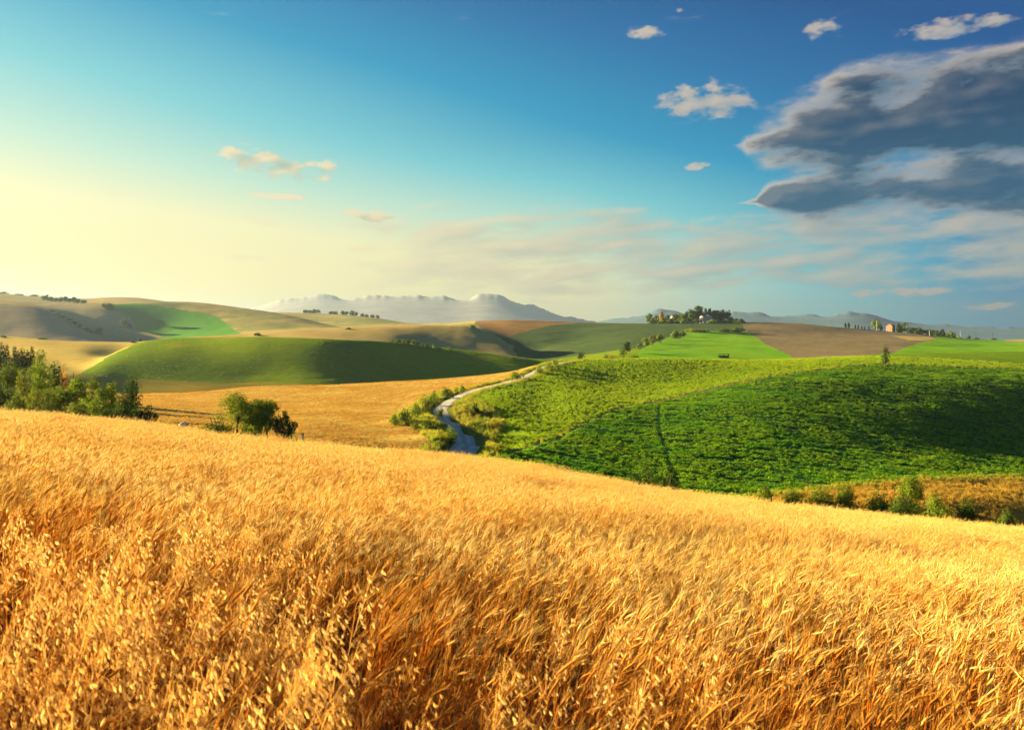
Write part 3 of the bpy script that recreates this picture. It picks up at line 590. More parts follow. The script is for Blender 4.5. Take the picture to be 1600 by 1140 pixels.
# ---- stubble of the ochre field, dry crop of the orange field
M_st = leaf_mat('stubble', (0.56, 0.34, 0.06), (0.45, 0.24, 0.04), 0.35, nscale=0.05, vcol='tint')
protos = [grass_tuft('stubble_tuft', M_st, 12, 0.3, 0.3, 0.03) for _ in range(4)]
P = sow(['ochre_field'], 1.6, px=(130, 860), Y=(88, 300), clump=-0.5, cs=(3.5, 1.2), seed=9)
scatter('ochre_stubble', protos, P, spin(len(P), 0.2), (0.6 + 0.6 * rng.random(len(P)))[:, None] * np.ones((1, 3)))
M_or = leaf_mat('orange_straw', (0.52, 0.30, 0.04), (0.42, 0.28, 0.04), 0.4, nscale=0.15, vcol='tint')
protos = [grass_tuft('straw_tuft', M_or, 16, 0.35, 0.55, 0.03) for _ in range(4)]
P = sow(['orange_field'], 2.5, px=(1050, 1680), Y=(95, 260), clump=-0.6, seed=13)
scatter('dry_orange_crop', protos, P, spin(len(P), 0.15), (0.7 + 0.6 * rng.random(len(P)))[:, None] * np.ones((1, 3)))
# ---- rough grass on banks, verges and field edges
M_vg = leaf_mat('verge_blade', (0.42, 0.34, 0.035), (0.22, 0.29, 0.025), 0.5, nscale=0.18, vcol='tint')
protos = [grass_tuft('verge_tuft', M_vg, 20, 0.3, 0.8, 0.03, 0.22, 0.01) for _ in range(5)]
P1 = sow(['hollow_ground'], 3.2, clump=-0.7, cs=(4, 4)); P2 = sow(['verge_ground'], 1.6, px=(-60, 1660), Y=(44, 110), clump=-0.6, cs=(4, 4))
strip = np.abs(np.where((qpx > 730) & (qpx < 1620), qP - np.interp(qpx, [p[0] for p in GREEN_EDGE], [p[1] for p in GREEN_EDGE]), 99)) < 1.6
P3_ = sow(['green_field', 'upper_green_field', 'field_track'], 0.22, extra=strip, Y=(100, 420))
strip2 = np.abs(np.where((qpx > 1100) & (qpx < 1700), qP - np.interp(qpx, [1100, 1180, 1250, 1330, 1450, 1600], [784, 778, 770, 760, 750, 747]), 99)) < 4
P4 = sow(['green_field', 'orange_field'], 1.5, extra=strip2, Y=(95, 330))
P5 = sow(['upper_green_field', 'ochre_field'], 2.0, extra=(qrd < 5.2), Y=(95, 330))
P = np.concatenate([P1, P2, P3_, P4, P5])
scatter('verge_grass', protos, P, spin(len(P), 0.15), (0.5 + 0.75 * rng.random(len(P)))[:, None] * np.ones((1, 3)))

# ------------------------------------------------------------------ the wheat
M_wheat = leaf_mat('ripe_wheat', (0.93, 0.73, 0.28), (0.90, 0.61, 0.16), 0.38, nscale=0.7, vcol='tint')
def wheat_stalk(b, x, y, h, lean):
    p = Vector((x, y, -0.05)); az = random.gauss(0, 0.8); tt = random.uniform(0.78, 1.12)
    dirx = Vector((math.cos(az), math.sin(az), 0)); side = Vector((-math.sin(az + random.uniform(-1, 1)), math.cos(az), 0)).normalized()
    pts = [p]; 
    for k, f in enumerate((0.35, 0.7, 1.0)):
        pts.append(p + Vector((0, 0, h * f)) + dirx * (lean * h * f ** 1.8))
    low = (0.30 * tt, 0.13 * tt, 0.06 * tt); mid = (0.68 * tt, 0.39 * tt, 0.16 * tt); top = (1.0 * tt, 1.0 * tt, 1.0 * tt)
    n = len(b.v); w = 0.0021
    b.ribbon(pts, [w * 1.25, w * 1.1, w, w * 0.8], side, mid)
    for k in range(4): b.c[n + k] = low  # stem feet darkened below their own russet: shade between stalks painted in
    # a dry leaf or two
    for _ in range(random.choice((1, 1, 2))):
        f = random.uniform(0.3, 0.75); a = random.random() * 6.283; q = p.lerp(pts[-1], f); o = Vector((math.cos(a), math.sin(a), 0)) + dirx * 0.5; L = random.uniform(0.1, 0.2)
        b.ribbon([q, q + o * L * 0.5 + Vector((0, 0, L * 0.5)), q + o * L + Vector((0, 0, L * random.uniform(-0.5, 0.4)))], [0.003, 0.004, 0.0008], Vector((-o.y, o.x, 0.2)).normalized(), mid)
    # the ear, nodding downwind
    e = pts[-1]; d0 = (pts[-1] - pts[-2]).normalized(); nod = random.uniform(0.1, 0.9)
    ax = (d0 + dirx * nod - Vector((0, 0, nod * 0.45))).normalized(); L = random.uniform(0.065, 0.095)
    u = ax.orthogonal().normalized(); v = ax.cross(u); r = 0.0063
    n = len(b.v); rings = ((0, 0.35), (0.3, 1.0), (0.7, 0.9), (1.0, 0.25))
    for f, s_ in rings:
        for j in range(4):
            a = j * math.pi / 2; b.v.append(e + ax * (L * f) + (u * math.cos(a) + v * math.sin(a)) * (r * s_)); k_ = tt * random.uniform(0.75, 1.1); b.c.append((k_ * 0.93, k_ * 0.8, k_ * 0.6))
    for i in range(3):
        for j in range(4): a = n + i*4 + j; c = n + i*4 + (j+1) % 4; b.f += [(a, c, c+4), (a, c+4, a+4)]
    for k in range(9):
        f = 0.1 + 0.9 * k / 9; a = k * 2.4; o = (u * math.cos(a) + v * math.sin(a)); q = e + ax * (L * f)
        tip = q + (ax + o * random.uniform(0.18, 0.42) + rv(0.06)).normalized() * random.uniform(0.08, 0.13)
        s_ = ax.cross(o) * 0.0011
        b.tri(q - s_, q + s_, tip, top)
TILE = 0.55
def wheat_patch(name, n):
    name = '%s_%d' % (name, n < 60); b = MB(); ph = random.random() * 9
    for _ in range(n):
        x = random.uniform(-0.5, 0.5) * TILE * 1.12; y = random.uniform(-0.5, 0.5) * TILE * 1.12
        sw = 0.07 * math.sin(6 * x + ph) * math.cos(5 * y - ph); m0 = len(b.v)
        wheat_stalk(b, x, y, random.gauss(0.87, 0.09) + sw, random.gauss(0.17, 0.1))
        for i in range(m0, len(b.v)): b.v[i] = b.v[i] + Vector((0, 0, -0.116 * x - 0.14 * y))      # the field slopes
    if n < 60: b.c = [(c[0] * 0.74, c[1] * 0.54, c[2] * 0.34) for c in b.c]         # near tiles tinted darker and redder: foreground shade painted into the straw
    return b.build(name, M_wheat, link=False)
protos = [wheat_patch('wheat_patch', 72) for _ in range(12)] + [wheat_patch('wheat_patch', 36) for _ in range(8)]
gx, gy = np.meshgrid(np.arange(-34, 34, TILE), np.arange(-4.5, 45, TILE))
xs = gx.ravel() + rng.uniform(-0.16, 0.16, gx.size); ys = gy.ravel() + rng.uniform(-0.16, 0.16, gx.size)
k = (np.abs(xs) < 0.68 * np.abs(ys) + 3.5) & (np.hypot(xs, ys) > 0.95) & (ys < 43.2 + 1.2 * fbm(xs, ys, 5.0, 91, 3)); xs, ys = xs[k], ys[k]
def wheat_ground_z(x, y):
    yy = np.maximum(y, 1.0); px = CX + x / yy * F
    z = np.where(y < 1.05, -1.9 - 0.14 * y - 0.116 * x, 0.0); fidx = np.clip(np.interp(px, cols, np.arange(NCOL)), 0, NCOL - 1.001); c0 = fidx.astype(int); tt = fidx - c0
    for c in np.unique(c0[y >= 1.05]):
        s_ = (c0 == c) & (y >= 1.05); z[s_] = (1 - tt[s_]) * np.interp(y[s_], GY[:, c], GZ[:, c]) + tt[s_] * np.interp(y[s_], GY[:, c+1], GZ[:, c+1])
    return z
zs = wheat_ground_z(xs, ys)
gap = fbm(xs, ys, 1.8, 51, 3); keep = gap + rng.normal(0, 0.12, len(xs)) > -0.72
xs, ys, zs, gap = xs[keep], ys[keep], zs[keep], gap[keep]
hs = 1.0 + 0.09 * fbm(xs, ys, 2.6, 52, 3) + 0.09 * gap + rng.normal(0, 0.03, len(xs)); hs = np.clip(hs, 0.75, 1.2)
rot = np.stack([rng.normal(0, 0.06, len(xs)), 0.04 + 0.10 * fbm(xs, ys, 1.9, 53, 2), rng.normal(-0.1, 0.22, len(xs))], -1)
hw = 0.97 + 0.06 * rng.random(len(xs))
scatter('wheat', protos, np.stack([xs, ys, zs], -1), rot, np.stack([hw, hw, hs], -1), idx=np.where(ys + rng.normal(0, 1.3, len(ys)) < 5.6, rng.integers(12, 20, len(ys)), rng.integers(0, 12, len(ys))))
print('wheat clumps', len(xs))

# ------------------------------------------------------------------ wild oats standing over the wheat
M_oat = leaf_mat('oat_husk', (0.90, 0.66, 0.26), (0.86, 0.56, 0.17), 0.42, nscale=1.5, vcol='tint')
def oat_plant(name):
    b = MB(); h = random.uniform(1.02, 1.3); lean = random.uniform(0.05, 0.3)
    spine = [Vector((lean * h * f ** 2, 0.05 * h * f * f * random.uniform(-1, 1), h * f - 0.05)) for f in (0, 0.3, 0.6, 0.8, 0.92, 1.0)]
    b.ribbon(spine, [0.0025, 0.0022, 0.002, 0.0016, 0.0012, 0.0008], Vector((0.3, 1, 0)).normalized(), (0.75, 0.6, 0.4))
    b.ribbon(spine, [0.0025, 0.0022, 0.002, 0.0016, 0.0012, 0.0008], Vector((1, -0.3, 0)).normalized(), (0.75, 0.6, 0.4))
    for _ in range(2):
        q = spine[2].lerp(spine[1], random.random()); a = random.uniform(-1, 1); o = Vector((math.cos(a), math.sin(a), 0)); L = random.uniform(0.15, 0.3)
        b.ribbon([q, q + o * L * 0.5 + Vector((0, 0, L * 0.4)), q + o * L], [0.003, 0.005, 0.001], Vector((-o.y, o.x, 0.1)).normalized(), (0.8, 0.62, 0.35))
    for _ in range(random.randint(26, 40)):
        f = random.uniform(0.6, 1.0); i = min(int(f * 5), 4); base = spine[3].lerp(spine[5], (f - 0.6) / 0.4)
        a = random.gauss(0, 1.1); out_ = Vector((math.cos(a), math.sin(a), 0)) * random.uniform(0.03, 0.17) * (1.35 - f); q = base + out_ + Vector((0, 0, random.uniform(-0.03, 0.07)))
        b.ribbon([base, base.lerp(q, 0.6) + Vector((0, 0, 0.03)), q], [0.0010, 0.0009, 0.0008], Vector((out_.y, -out_.x, 0.001)).normalized(), (0.85, 0.7, 0.5))
        d = (Vector((random.gauss(0.55, 0.25), random.gauss(0, 0.25), -0.8)) + rv(0.15)).normalized(); L = random.uniform(0.020, 0.028); tt = random.uniform(0.85, 1.1)
        u = d.orthogonal().normalized(); u = (u * math.cos(a * 5) + d.cross(u) * math.sin(a * 5)); w = d.cross(u)
        for sg in (-1, 1):      # two boat-shaped glumes
            s0 = q; s1 = q + d * L * 0.4 + u * sg * 0.0028; s2 = q + d * L * 0.98 + u * sg * 0.0022
            b.ribbon([s0, s1, q + d * L * 0.7 + u * sg * 0.0032, s2], [0.0008, 0.0033, 0.0027, 0.0003], w, (tt, tt, tt * 0.95))
        b.tri(q + d * L * 0.5 - w * 0.0006, q + d * L * 0.5 + w * 0.0006, q + d * L * 1.6 + rv(0.006), (0.7, 0.5, 0.3))
    return b.build(name, M_oat, link=False)
protos = [oat_plant('oat_plant') for _ in range(10)]
ox = []; oy = []
for x0, x1, y0, y1, dens in ((-1.9, -0.7, 1.9, 3.2, 46), (-2.4, -0.9, 2.6, 4.4, 30), (-3.4, -1.6, 3.6, 6.0, 14), (-0.75, 0.0, 2.2, 3.4, 16), (-0.3, 0.35, 2.3, 4.0, 13), (0.25, 0.8, 2.8, 4.2, 9), (-6, 6, 4, 14, 0.35), (0.6, 2.4, 2.2, 4.0, 1.5), (-2.6, -1.7, 2.7, 3.6, 16)):
    n = int((x1 - x0) * (y1 - y0) * dens); ox.append(rng.uniform(x0, x1, n)); oy.append(rng.uniform(y0, y1, n))
ox = np.concatenate(ox); oy = np.concatenate(oy); oz = wheat_ground_z(ox, oy)
os_ = rng.uniform(0.82, 1.1, len(ox))
scatter('wild_oats', protos, np.stack([ox, oy, oz], -1), np.stack([rng.normal(0, 0.08, len(ox)), rng.normal(0.03, 0.1, len(ox)), rng.normal(0, 0.6, len(ox))], -1), np.stack([os_] * 3, -1))

# ------------------------------------------------------------------ trees, shrubs
def ORD(i): return ['first', 'second', 'third', 'fourth', 'fifth', 'sixth', 'seventh', 'eighth', 'ninth', 'tenth', 'eleventh', 'twelfth', 'thirteenth', 'fourteenth', 'fifteenth', 'sixteenth', 'seventeenth', 'eighteenth'][i]
M_bark = field_mat('bark', (0.10, 0.07, 0.04), (0.15, 0.11, 0.07), scale=1.5, fine=8)
LEAF = {
 'oak': leaf_mat('oak_leaf', (0.11, 0.16, 0.013), (0.19, 0.24, 0.018), 0.32, nscale=0.5),
 'light': leaf_mat('light_leaf', (0.16, 0.23, 0.016), (0.24, 0.29, 0.02), 0.4, nscale=0.5),
 'olive': leaf_mat('olive_leaf', (0.14, 0.17, 0.017), (0.21, 0.23, 0.022), 0.35, nscale=0.6),
 'dark': leaf_mat('dark_leaf', (0.05, 0.085, 0.012), (0.085, 0.125, 0.015), 0.28, nscale=0.5),
 'cypress': leaf_mat('cypress_leaf', (0.025, 0.05, 0.014), (0.045, 0.075, 0.018), 0.2, nscale=0.5),
 'straw': leaf_mat('straw_leaf', (0.42, 0.34, 0.035), (0.28, 0.30, 0.03), 0.5, nscale=0.6),
 'rust': leaf_mat('rust_leaf', (0.40, 0.20, 0.03), (0.34, 0.24, 0.04), 0.45, nscale=0.5),
}
def crown(name, blobs, n, leaf, mat, parent, flat=0.35):
    """leaves spread through the shells of many small boughs"""
    B = np.array(blobs, float); w = (B[:, 3] * B[:, 4] * B[:, 5]) ** (2 / 3); k = rng.choice(len(B), n, p=w / w.sum())
    d = rng.normal(size=(n, 3)); d /= np.linalg.norm(d, axis=1)[:, None]
    r = np.clip(rng.normal(0.86, 0.15, n), 0.3, 1.12)[:, None]
    c = B[k, :3] + d * r * B[k, 3:6]
    gd = c - B[:, :3].mean(0); gd /= np.linalg.norm(gd, axis=1)[:, None] + 1e-6
    nrm = d + 0.7 * gd + rng.normal(size=(n, 3)) * 0.5 + np.array([0, 0, flat]); nrm /= np.linalg.norm(nrm, axis=1)[:, None]
    u = np.cross(nrm, rng.normal(size=(n, 3))); u /= np.linalg.norm(u, axis=1)[:, None]; v = np.cross(nrm, u)
    L = leaf * rng.uniform(0.6, 1.35, (n, 1)); wd = L * rng.uniform(0.45, 0.7, (n, 1))
    V = np.stack([c - u * L * 0.5, c + v * wd * 0.5 + nrm * L * 0.08, c + u * L * 0.55, c - v * wd * 0.5 + nrm * L * 0.08], 1).reshape(-1, 3)
    V[:, 2] = np.maximum(V[:, 2], 0.02)
    return mesh_from(name, V, np.arange(4 * n).reshape(n, 4), LEAF[mat] if isinstance(mat, str) else mat, False, None, parent)
def limbs(name, H, blobs, r, parent, base=0.35, multi=1):
    b = MB(); 
    for q in range(multi):
        a = q * 6.283 / max(multi, 1) + 0.7; off = Vector((math.cos(a), math.sin(a), 0)) * (r * 1.6 if multi > 1 else 0)
        top = Vector((sum(x[0] for x in blobs) / len(blobs), sum(x[1] for x in blobs) / len(blobs), H * 0.78)) + off * 4
        bend = rv(0.03 * H); bend.z = 0
        tr = [off + Vector((0, 0, -0.4)), off + Vector((0, 0, 0.1)), off * 1.5 + bend + Vector((0, 0, H * base)), (off * 2 + top) * 0.6 + bend + Vector((0, 0, H * 0.12)), top]
        b.tube(tr, [r * 1.5, r * 1.15, r * 0.85, r * 0.5, r * 0.15], (1, 1, 1), 6)
        for x in blobs[q::multi]:
            e = Vector(x[:3]); s_ = tr[2].lerp(tr[3], random.uniform(0.0, 0.9)); mdp = s_.lerp(e, 0.5) + Vector((0, 0, 0.06 * H)) + rv(0.02 * H)
            b.tube([s_, mdp, e], [r * 0.42, r * 0.28, r * 0.08], (1, 1, 1), 4)
    return b.build(name, M_bark, parent, True, vcol=False)
def envelope(H, S, style):
    bl = []
    if style == 'round':
        for _ in range(13):
            a = random.random() * 6.283; q = math.sqrt(random.random()); z = random.uniform(0.3, 0.9); k = math.sqrt(max(0.05, 1 - ((z - 0.58) / 0.42) ** 2))
            rr = S * random.uniform(0.2, 0.3); bl.append((math.cos(a) * q * S * 0.36 * k, math.sin(a) * q * S * 0.36 * k, H * z * 0.94, rr, rr, rr * random.uniform(0.65, 0.95)))
        bl.append((0, 0, H * 0.86, S * 0.2, S * 0.2, H * 0.13))
    elif style == 'tall':
        for i in range(14):
            z = 0.16 + 0.76 * i / 13; k = math.sin(math.pi * min(1, (z * 0.85 + 0.12))) ** 0.7; a = i * 2.4; rr = S * random.uniform(0.24, 0.34) * (0.55 + 0.5 * k)
            bl.append((math.cos(a) * S * 0.2 * k, math.sin(a) * S * 0.2 * k, H * z, rr, rr, rr * random.uniform(0.9, 1.5)))
    elif style == 'bush':
        for i in range(12):
            a = random.random() * 6.283; q = math.sqrt(random.random()); rr = S * random.uniform(0.17, 0.27); z = H * random.uniform(0.25, 0.8) * (1 - 0.35 * q)
            bl.append((math.cos(a) * q * S * 0.36, math.sin(a) * q * S * 0.36, z, rr, rr, min(rr, H * 0.3)))
        bl.append((0, 0, H * 0.75, S * 0.2, S * 0.2, H * 0.25))
    elif style == 'cypress':
        for i in range(11):
            z = 0.06 + 0.9 * i / 10; rr = S * 0.5 * (math.sin(math.pi * (0.15 + 0.85 * z)) ** 0.7) * random.uniform(0.85, 1.1) + 0.02 * H
            bl.append((random.gauss(0, 0.05) * S, random.gauss(0, 0.05) * S, H * z, rr, rr, H * 0.085))
    elif style == 'pine':
        for i in range(12):
            z = 0.3 + 0.62 * i / 11; rr = S * 0.42 * (1.12 - z) * random.uniform(0.8, 1.25) + 0.05 * S; a = random.random() * 6.283
            bl.append((math.cos(a) * rr * 0.5, math.sin(a) * rr * 0.5, H * z, rr, rr, H * 0.06))
    elif style == 'fork':          # loose stems that spread like a hand
        for i in range(7):
            a = -1.25 + 2.5 * i / 6; L = H * random.uniform(0.75, 1.0)
            for f in (0.45, 0.7, 0.9):
                rr = S * random.uniform(0.09, 0.15); bl.append((math.sin(a) * S * 0.46 * f + random.gauss(0, 0.03) * S, random.gauss(0, 0.14) * S, L * f * (1 - 0.18 * abs(a)), rr, rr, rr * 1.3))
    return bl
KIND = {'round': ('tree', 'tree'), 'tall': ('tree', 'tree'), 'bush': ('shrub', 'shrub'), 'cypress': ('cypress_tree', 'cypress'), 'pine': ('pine_tree', 'pine'), 'fork': ('tree', 'tree')}
def gpy(px, Y): return HZ - ground(px, Y) / Y * F
def plant(px, Y, hpx, wpx, style, leaf, label, group=None, name=None, sink=0.0, lpx=3.4, dens=1.0):
    """px, Y: bearing and distance; hpx, wpx: height and width in pixels of the photograph"""
    if hpx > 300: hpx = gpy(px, Y) - hpx                     # rows of the photograph for the top instead
    H = hpx * Y / F; S = wpx * Y / F; nm, cat = KIND[style]
    r = bpy.data.objects.new(name or nm, None); COL.objects.link(r); p = pos(px, Y, -sink); r.location = p; r.rotation_euler = (0, 0, 0)
    r.empty_display_size = 0.2
    r['label'] = label; r['category'] = cat
    if group: r['group'] = group
    if Y > 600: hpx *= 1.15; H *= 1.15; S *= 1.15; dens *= 2.6
    bl = envelope(H, S, style); lf = max(lpx * Y / F, 0.1)
    n = int(np.clip(dens * 6.5 * (hpx * wpx) / (lpx * lpx) * (1.5 if style in ('cypress', 'pine') else 1.0), 120, 9000))
    if style == 'bush':
        limbs('stem', H, bl[::2], max(0.03 * H, 0.04), r, 0.15, 3); crown('foliage', bl, n, lf, leaf, r)
    else:
        limbs('trunk', H, bl if style != 'cypress' else bl[::4], max(0.025 * H, 0.05), r, 0.3 if style != 'fork' else 0.1, 4 if style == 'fork' else 1); crown('crown', bl, n, lf, leaf, r)
    return r
def row(items, style, leaf, fmt, group, **kw):
    for i, (px, Y, h, w) in enumerate(items): plant(px, Y, h, w, style, leaf if isinstance(leaf, str) else leaf[i % len(leaf)], fmt % ORD(i), group, **kw)

# -- the wood at the left edge
row([(2, 186, 537, 14), (11, 184, 541, 13), (23, 180, 543, 13), (29, 184, 549, 11), (36, 178, 545, 14), (43, 180, 548, 13), (50, 178, 544, 12)], 'cypress', 'cypress', 'tall dark cypress, %s from the left edge behind the wood', 'cypresses behind the wood at the left edge', lpx=2.4, dens=1.4)
G_ = 'trees of the wood at the left edge'
plant(62, 165, 546, 28, 'tall', 'oak', 'dark leafy tree right beside the last of the left cypresses', G_)
plant(100, 160, 568, 26, 'bush', 'rust', 'rust-coloured low shrub behind the left wood, near the yellow field', name='shrub')
plant(85, 140, 568, 30, 'tall', 'dark', 'dark narrow tree with an ivy-clad trunk behind the pale green tree', G_, dens=1.3)
plant(14, 135, 562, 52, 'round', 'oak', 'round mid green tree at the very left edge below the cypresses', G_, dens=1.2)
plant(62, 122, 566, 46, 'tall', 'light', 'tallest pale yellow-green tree of the left wood', G_, dens=1.3)
plant(38, 116, 574, 32, 'tall', 'olive', 'slim olive-green tree between the edge tree and the tallest pale tree', G_)
plant(4, 108, 596, 50, 'bush', 'dark', 'dark green bush filling the lower left corner of the wood', dens=1.2)
plant(54, 104, 606, 48, 'round', 'olive', 'olive-green tree at the foot of the tallest pale tree', G_, dens=1.2)
plant(26, 100, 612, 36, 'bush', 'oak', 'low dark bush at the wheat edge under the slim olive tree', dens=1.2)
plant(94, 104, 600, 44, 'round', 'oak', 'low rounded green tree just right of the tallest pale tree', G_, dens=1.3)
plant(120, 106, 587, 44, 'round', 'light', 'broad bright green tree in the middle of the left wood', G_, dens=1.3)
plant(143, 110, 586, 38, 'round', 'oak', 'darker round tree rising behind the middle of the left wood', G_, dens=1.3)
plant(122, 96, 624, 36, 'bush', 'olive', 'low bush at the wheat edge under the broad bright green tree', dens=1.2)
plant(158, 100, 604, 46, 'round', 'oak', 'bushy green tree between the round tree and the pointed one', G_, dens=1.3)
plant(176, 106, 594, 26, 'tall', 'oak', 'thin leaning tree left of the pointed tree of the wood', G_)
plant(206, 100, 589, 34, 'tall', 'dark', 'dark pointed tree near the right end of the left wood', G_)
plant(190, 96, 612, 42, 'round', 'dark', 'dark rounded tree under the pointed tree of the wood', G_, dens=1.2)
plant(228, 94, 628, 36, 'fork', 'dark', 'dark spreading shrubby tree ending the left wood on the right', G_, dens=1.3)
plant(75, 96, 632, 40, 'bush', 'dark', 'dark low bush at the wheat edge right of the olive-green tree', dens=1.2)
plant(168, 92, 636, 44, 'bush', 'dark', 'dark low bush at the wheat edge below the thin leaning tree', dens=1.2)
# -- the big bush over the wheat
plant(343, 92, 640, 56, 'bush', 'olive', 'low wide olive bush on the left flank of the tall forked tree')
plant(372, 89, 612, 70, 'round', 'oak', 'tall bushy tree on the left of the clump over the wheat')
plant(398, 91, 607, 56, 'fork', 'oak', 'tall forked tree in the middle of the clump over the wheat', dens=1.5)
plant(418, 90, 620, 46, 'round', 'oak', 'dense rounded tree right of the middle of the clump over the wheat')
plant(443, 88, 638, 40, 'fork', 'dark', 'dark leaning tree on the right flank of the clump over the wheat', dens=1.5)
plant(458, 84, 676, 20, 'bush', 'olive', 'small low bush just right of the clump over the wheat')
plant(262, 90, 656, 40, 'bush', 'straw', 'small yellowish bush on the verge between the wood and the pale boulder')
plant(318, 88, 660, 34, 'bush', 'olive', 'small green bush on the verge right of the pale boulder')
# -- along the lane
def H_(px, py): return hit(px, py, 'B', 'E')
for i, (px, py, h, w, lf, lab) in enumerate([
 (617, 664, 18, 22, 'oak', 'leftmost low bush of the hedge climbing to the lane'),
 (634, 662, 26, 24, 'dark', 'dark rounded bush, second from the left end of the lane hedge'),
 (650, 655, 27, 24, 'oak', 'green bush in the middle of the hedge left of the lane'),
 (664, 648, 33, 24, 'olive', 'tall light bush near the lane bend, above the dark low bush'),
 (678, 635, 26, 24, 'oak', 'tallest bush of the upper hedge left of the lane bend'),
 (697, 623, 20, 24, 'dark', 'dark bush close to the lane just past the bend'),
 (711, 616, 13, 12, 'straw', 'small straw-coloured bush between the dark bush and the last upright one'),
 (722, 614, 15, 11, 'light', 'last upright bright bush of the lane hedge, nearest the hilltop'),
 (668, 671, 18, 26, 'dark', 'dark low bush below the hedge, left of the lane'),
 (650, 672, 14, 20, 'olive', 'low olive bush under the middle of the lane hedge'),
 (690, 651, 15, 15, 'oak', 'small round bush on the inner edge of the lane bend'),
 (704, 694, 32, 24, 'light', 'leafy bright bush on the left bank of the lane, nearest the wheat'),
 (690, 690, 20, 22, 'straw', 'yellowish bush on the left bank, beside the leafy bright bush'),
 (727, 646, 18, 26, 'straw', 'yellow grassy bush in the crook right of the lane bend'),
 (743, 645, 18, 12, 'dark', 'small dark bush right of the yellow grassy one in the crook'),
 (772, 668, 16, 26, 'straw', 'yellow bush on the lit rim of the hollow right of the lane'),
 (808, 594, 17, 22, 'light', 'solitary bright bush beside the far straight of the lane'),
 (842, 584, 15, 18, 'light', 'left bush of the bright hedge at the top of the lane'),
 (855, 579, 16, 20, 'light', 'middle bush of the bright hedge at the top of the lane'),
 (868, 574, 15, 16, 'light', 'right bush of the bright hedge at the top of the lane')]):
    plant(px, H_(px, py), h, w, 'bush', lf, lab, lpx=2.6)
# -- shrubs along the lower edge of the green field
for px, Yb, top, w, st, lf, lab in [
 (1010, 82, 731, 50, 'bush', 'dark', 'large dark bush at the wheat edge below the wheel track, left of two'),
 (1044, 80, 735, 28, 'bush', 'dark', 'smaller dark bush at the wheat edge below the wheel track, right of two'),
 (1194, 88, 760, 24, 'bush', 'oak', 'first small bush from the left along the lower right wheat edge'),
 (1236, 88, 765, 36, 'bush', 'olive', 'low olive bush, second from the left along the lower right wheat edge'),
 (1280, 88, 763, 48, 'bush', 'olive', 'wide olive bush, third from the left along the lower right wheat edge'),
 (1324, 88, 761, 46, 'bush', 'oak', 'broad green bush, fourth from the left along the lower right wheat edge'),
 (1372, 88, 766, 42, 'bush', 'olive', 'rounded bush just left of the tallest lower right shrub'),
 (1421, 90, 752, 36, 'round', 'oak', 'tallest tree of the lower right wheat edge, standing in the orange field'),
 (1408, 82, 777, 46, 'bush', 'dark', 'dark low bush in front of the tallest lower right tree'),
 (1462, 80, 774, 48, 'bush', 'oak', 'dense green bush just right of the tallest lower right tree'),
 (1512, 80, 783, 40, 'bush', 'dark', 'dark bush with a pointed top, second from the right edge'),
 (1573, 80, 799, 32, 'bush', 'dark', 'small dark bush nearest the right edge of the wheat')]:
    plant(px, Yb, top - 7, w * 1.15, st, lf, lab, lpx=2.8, dens=1.3)
# -- lone tree on the green crest
plant(1383, H_(1384, 572), 33, 15, 'tall', 'dark', 'lone narrow dark tree on the crest of the green field', lpx=2.2)
# -- hedgerow climbing to the hilltop houses
def K_(px, py): return hit(px, py, 'F', 'L')
for px, py, h, w, st, lf, lab in [
 (908, 565, 15, 13, 'round', 'dark', 'small dark tree on the crest left of the hedgerow to the houses'),
 (946, 562, 10, 16, 'bush', 'olive', 'low bush at the lower left start of the hedgerow to the houses'),
 (958, 562, 9, 18, 'bush', 'straw', 'low yellowish bush beside the lowest tree of the hedgerow'),
 (974, 563, 19, 15, 'round', 'oak', 'lowest lit tree of the hedgerow climbing to the hilltop houses'),
 (979, 553, 17, 12, 'round', 'dark', 'dark tree peeping out behind the lowest tree of the hedgerow'),
 (992, 561, 7, 18, 'bush', 'dark', 'low dark bush right of the lowest tree of the hedgerow'),
 (999, 546, 10, 9, 'bush', 'oak', 'small bush of the hedgerow below the first of three round trees'),
 (1008, 543, 14, 11, 'round', 'oak', 'left one of three round trees halfway up the hedgerow'),
 (1019, 540, 14, 11, 'round', 'olive', 'middle one of three round trees halfway up the hedgerow'),
 (1031, 537, 14, 14, 'round', 'oak', 'right one of three round trees halfway up the hedgerow'),
 (1055, 531, 13, 17, 'round', 'oak', 'wide round tree at the upper end of the hedgerow'),
 (1066, 526, 8, 10, 'bush', 'olive', 'small bush just above the wide round tree of the hedgerow'),
 (1080, 518, 5, 18, 'bush', 'olive', 'low hedge below the red-roofed barn on the hilltop'),
 (1100, 519, 5, 20, 'bush', 'olive', 'low hedge below the white hilltop house'),
 (1130, 519, 6, 26, 'bush', 'dark', 'low dark hedge below the hilltop cypresses'),
 (1152, 519, 7, 24, 'bush', 'dark', 'low dark hedge at the right foot of the hilltop wood')]:
    plant(px, K_(px, py), h, w, st, lf, lab, lpx=2.2)
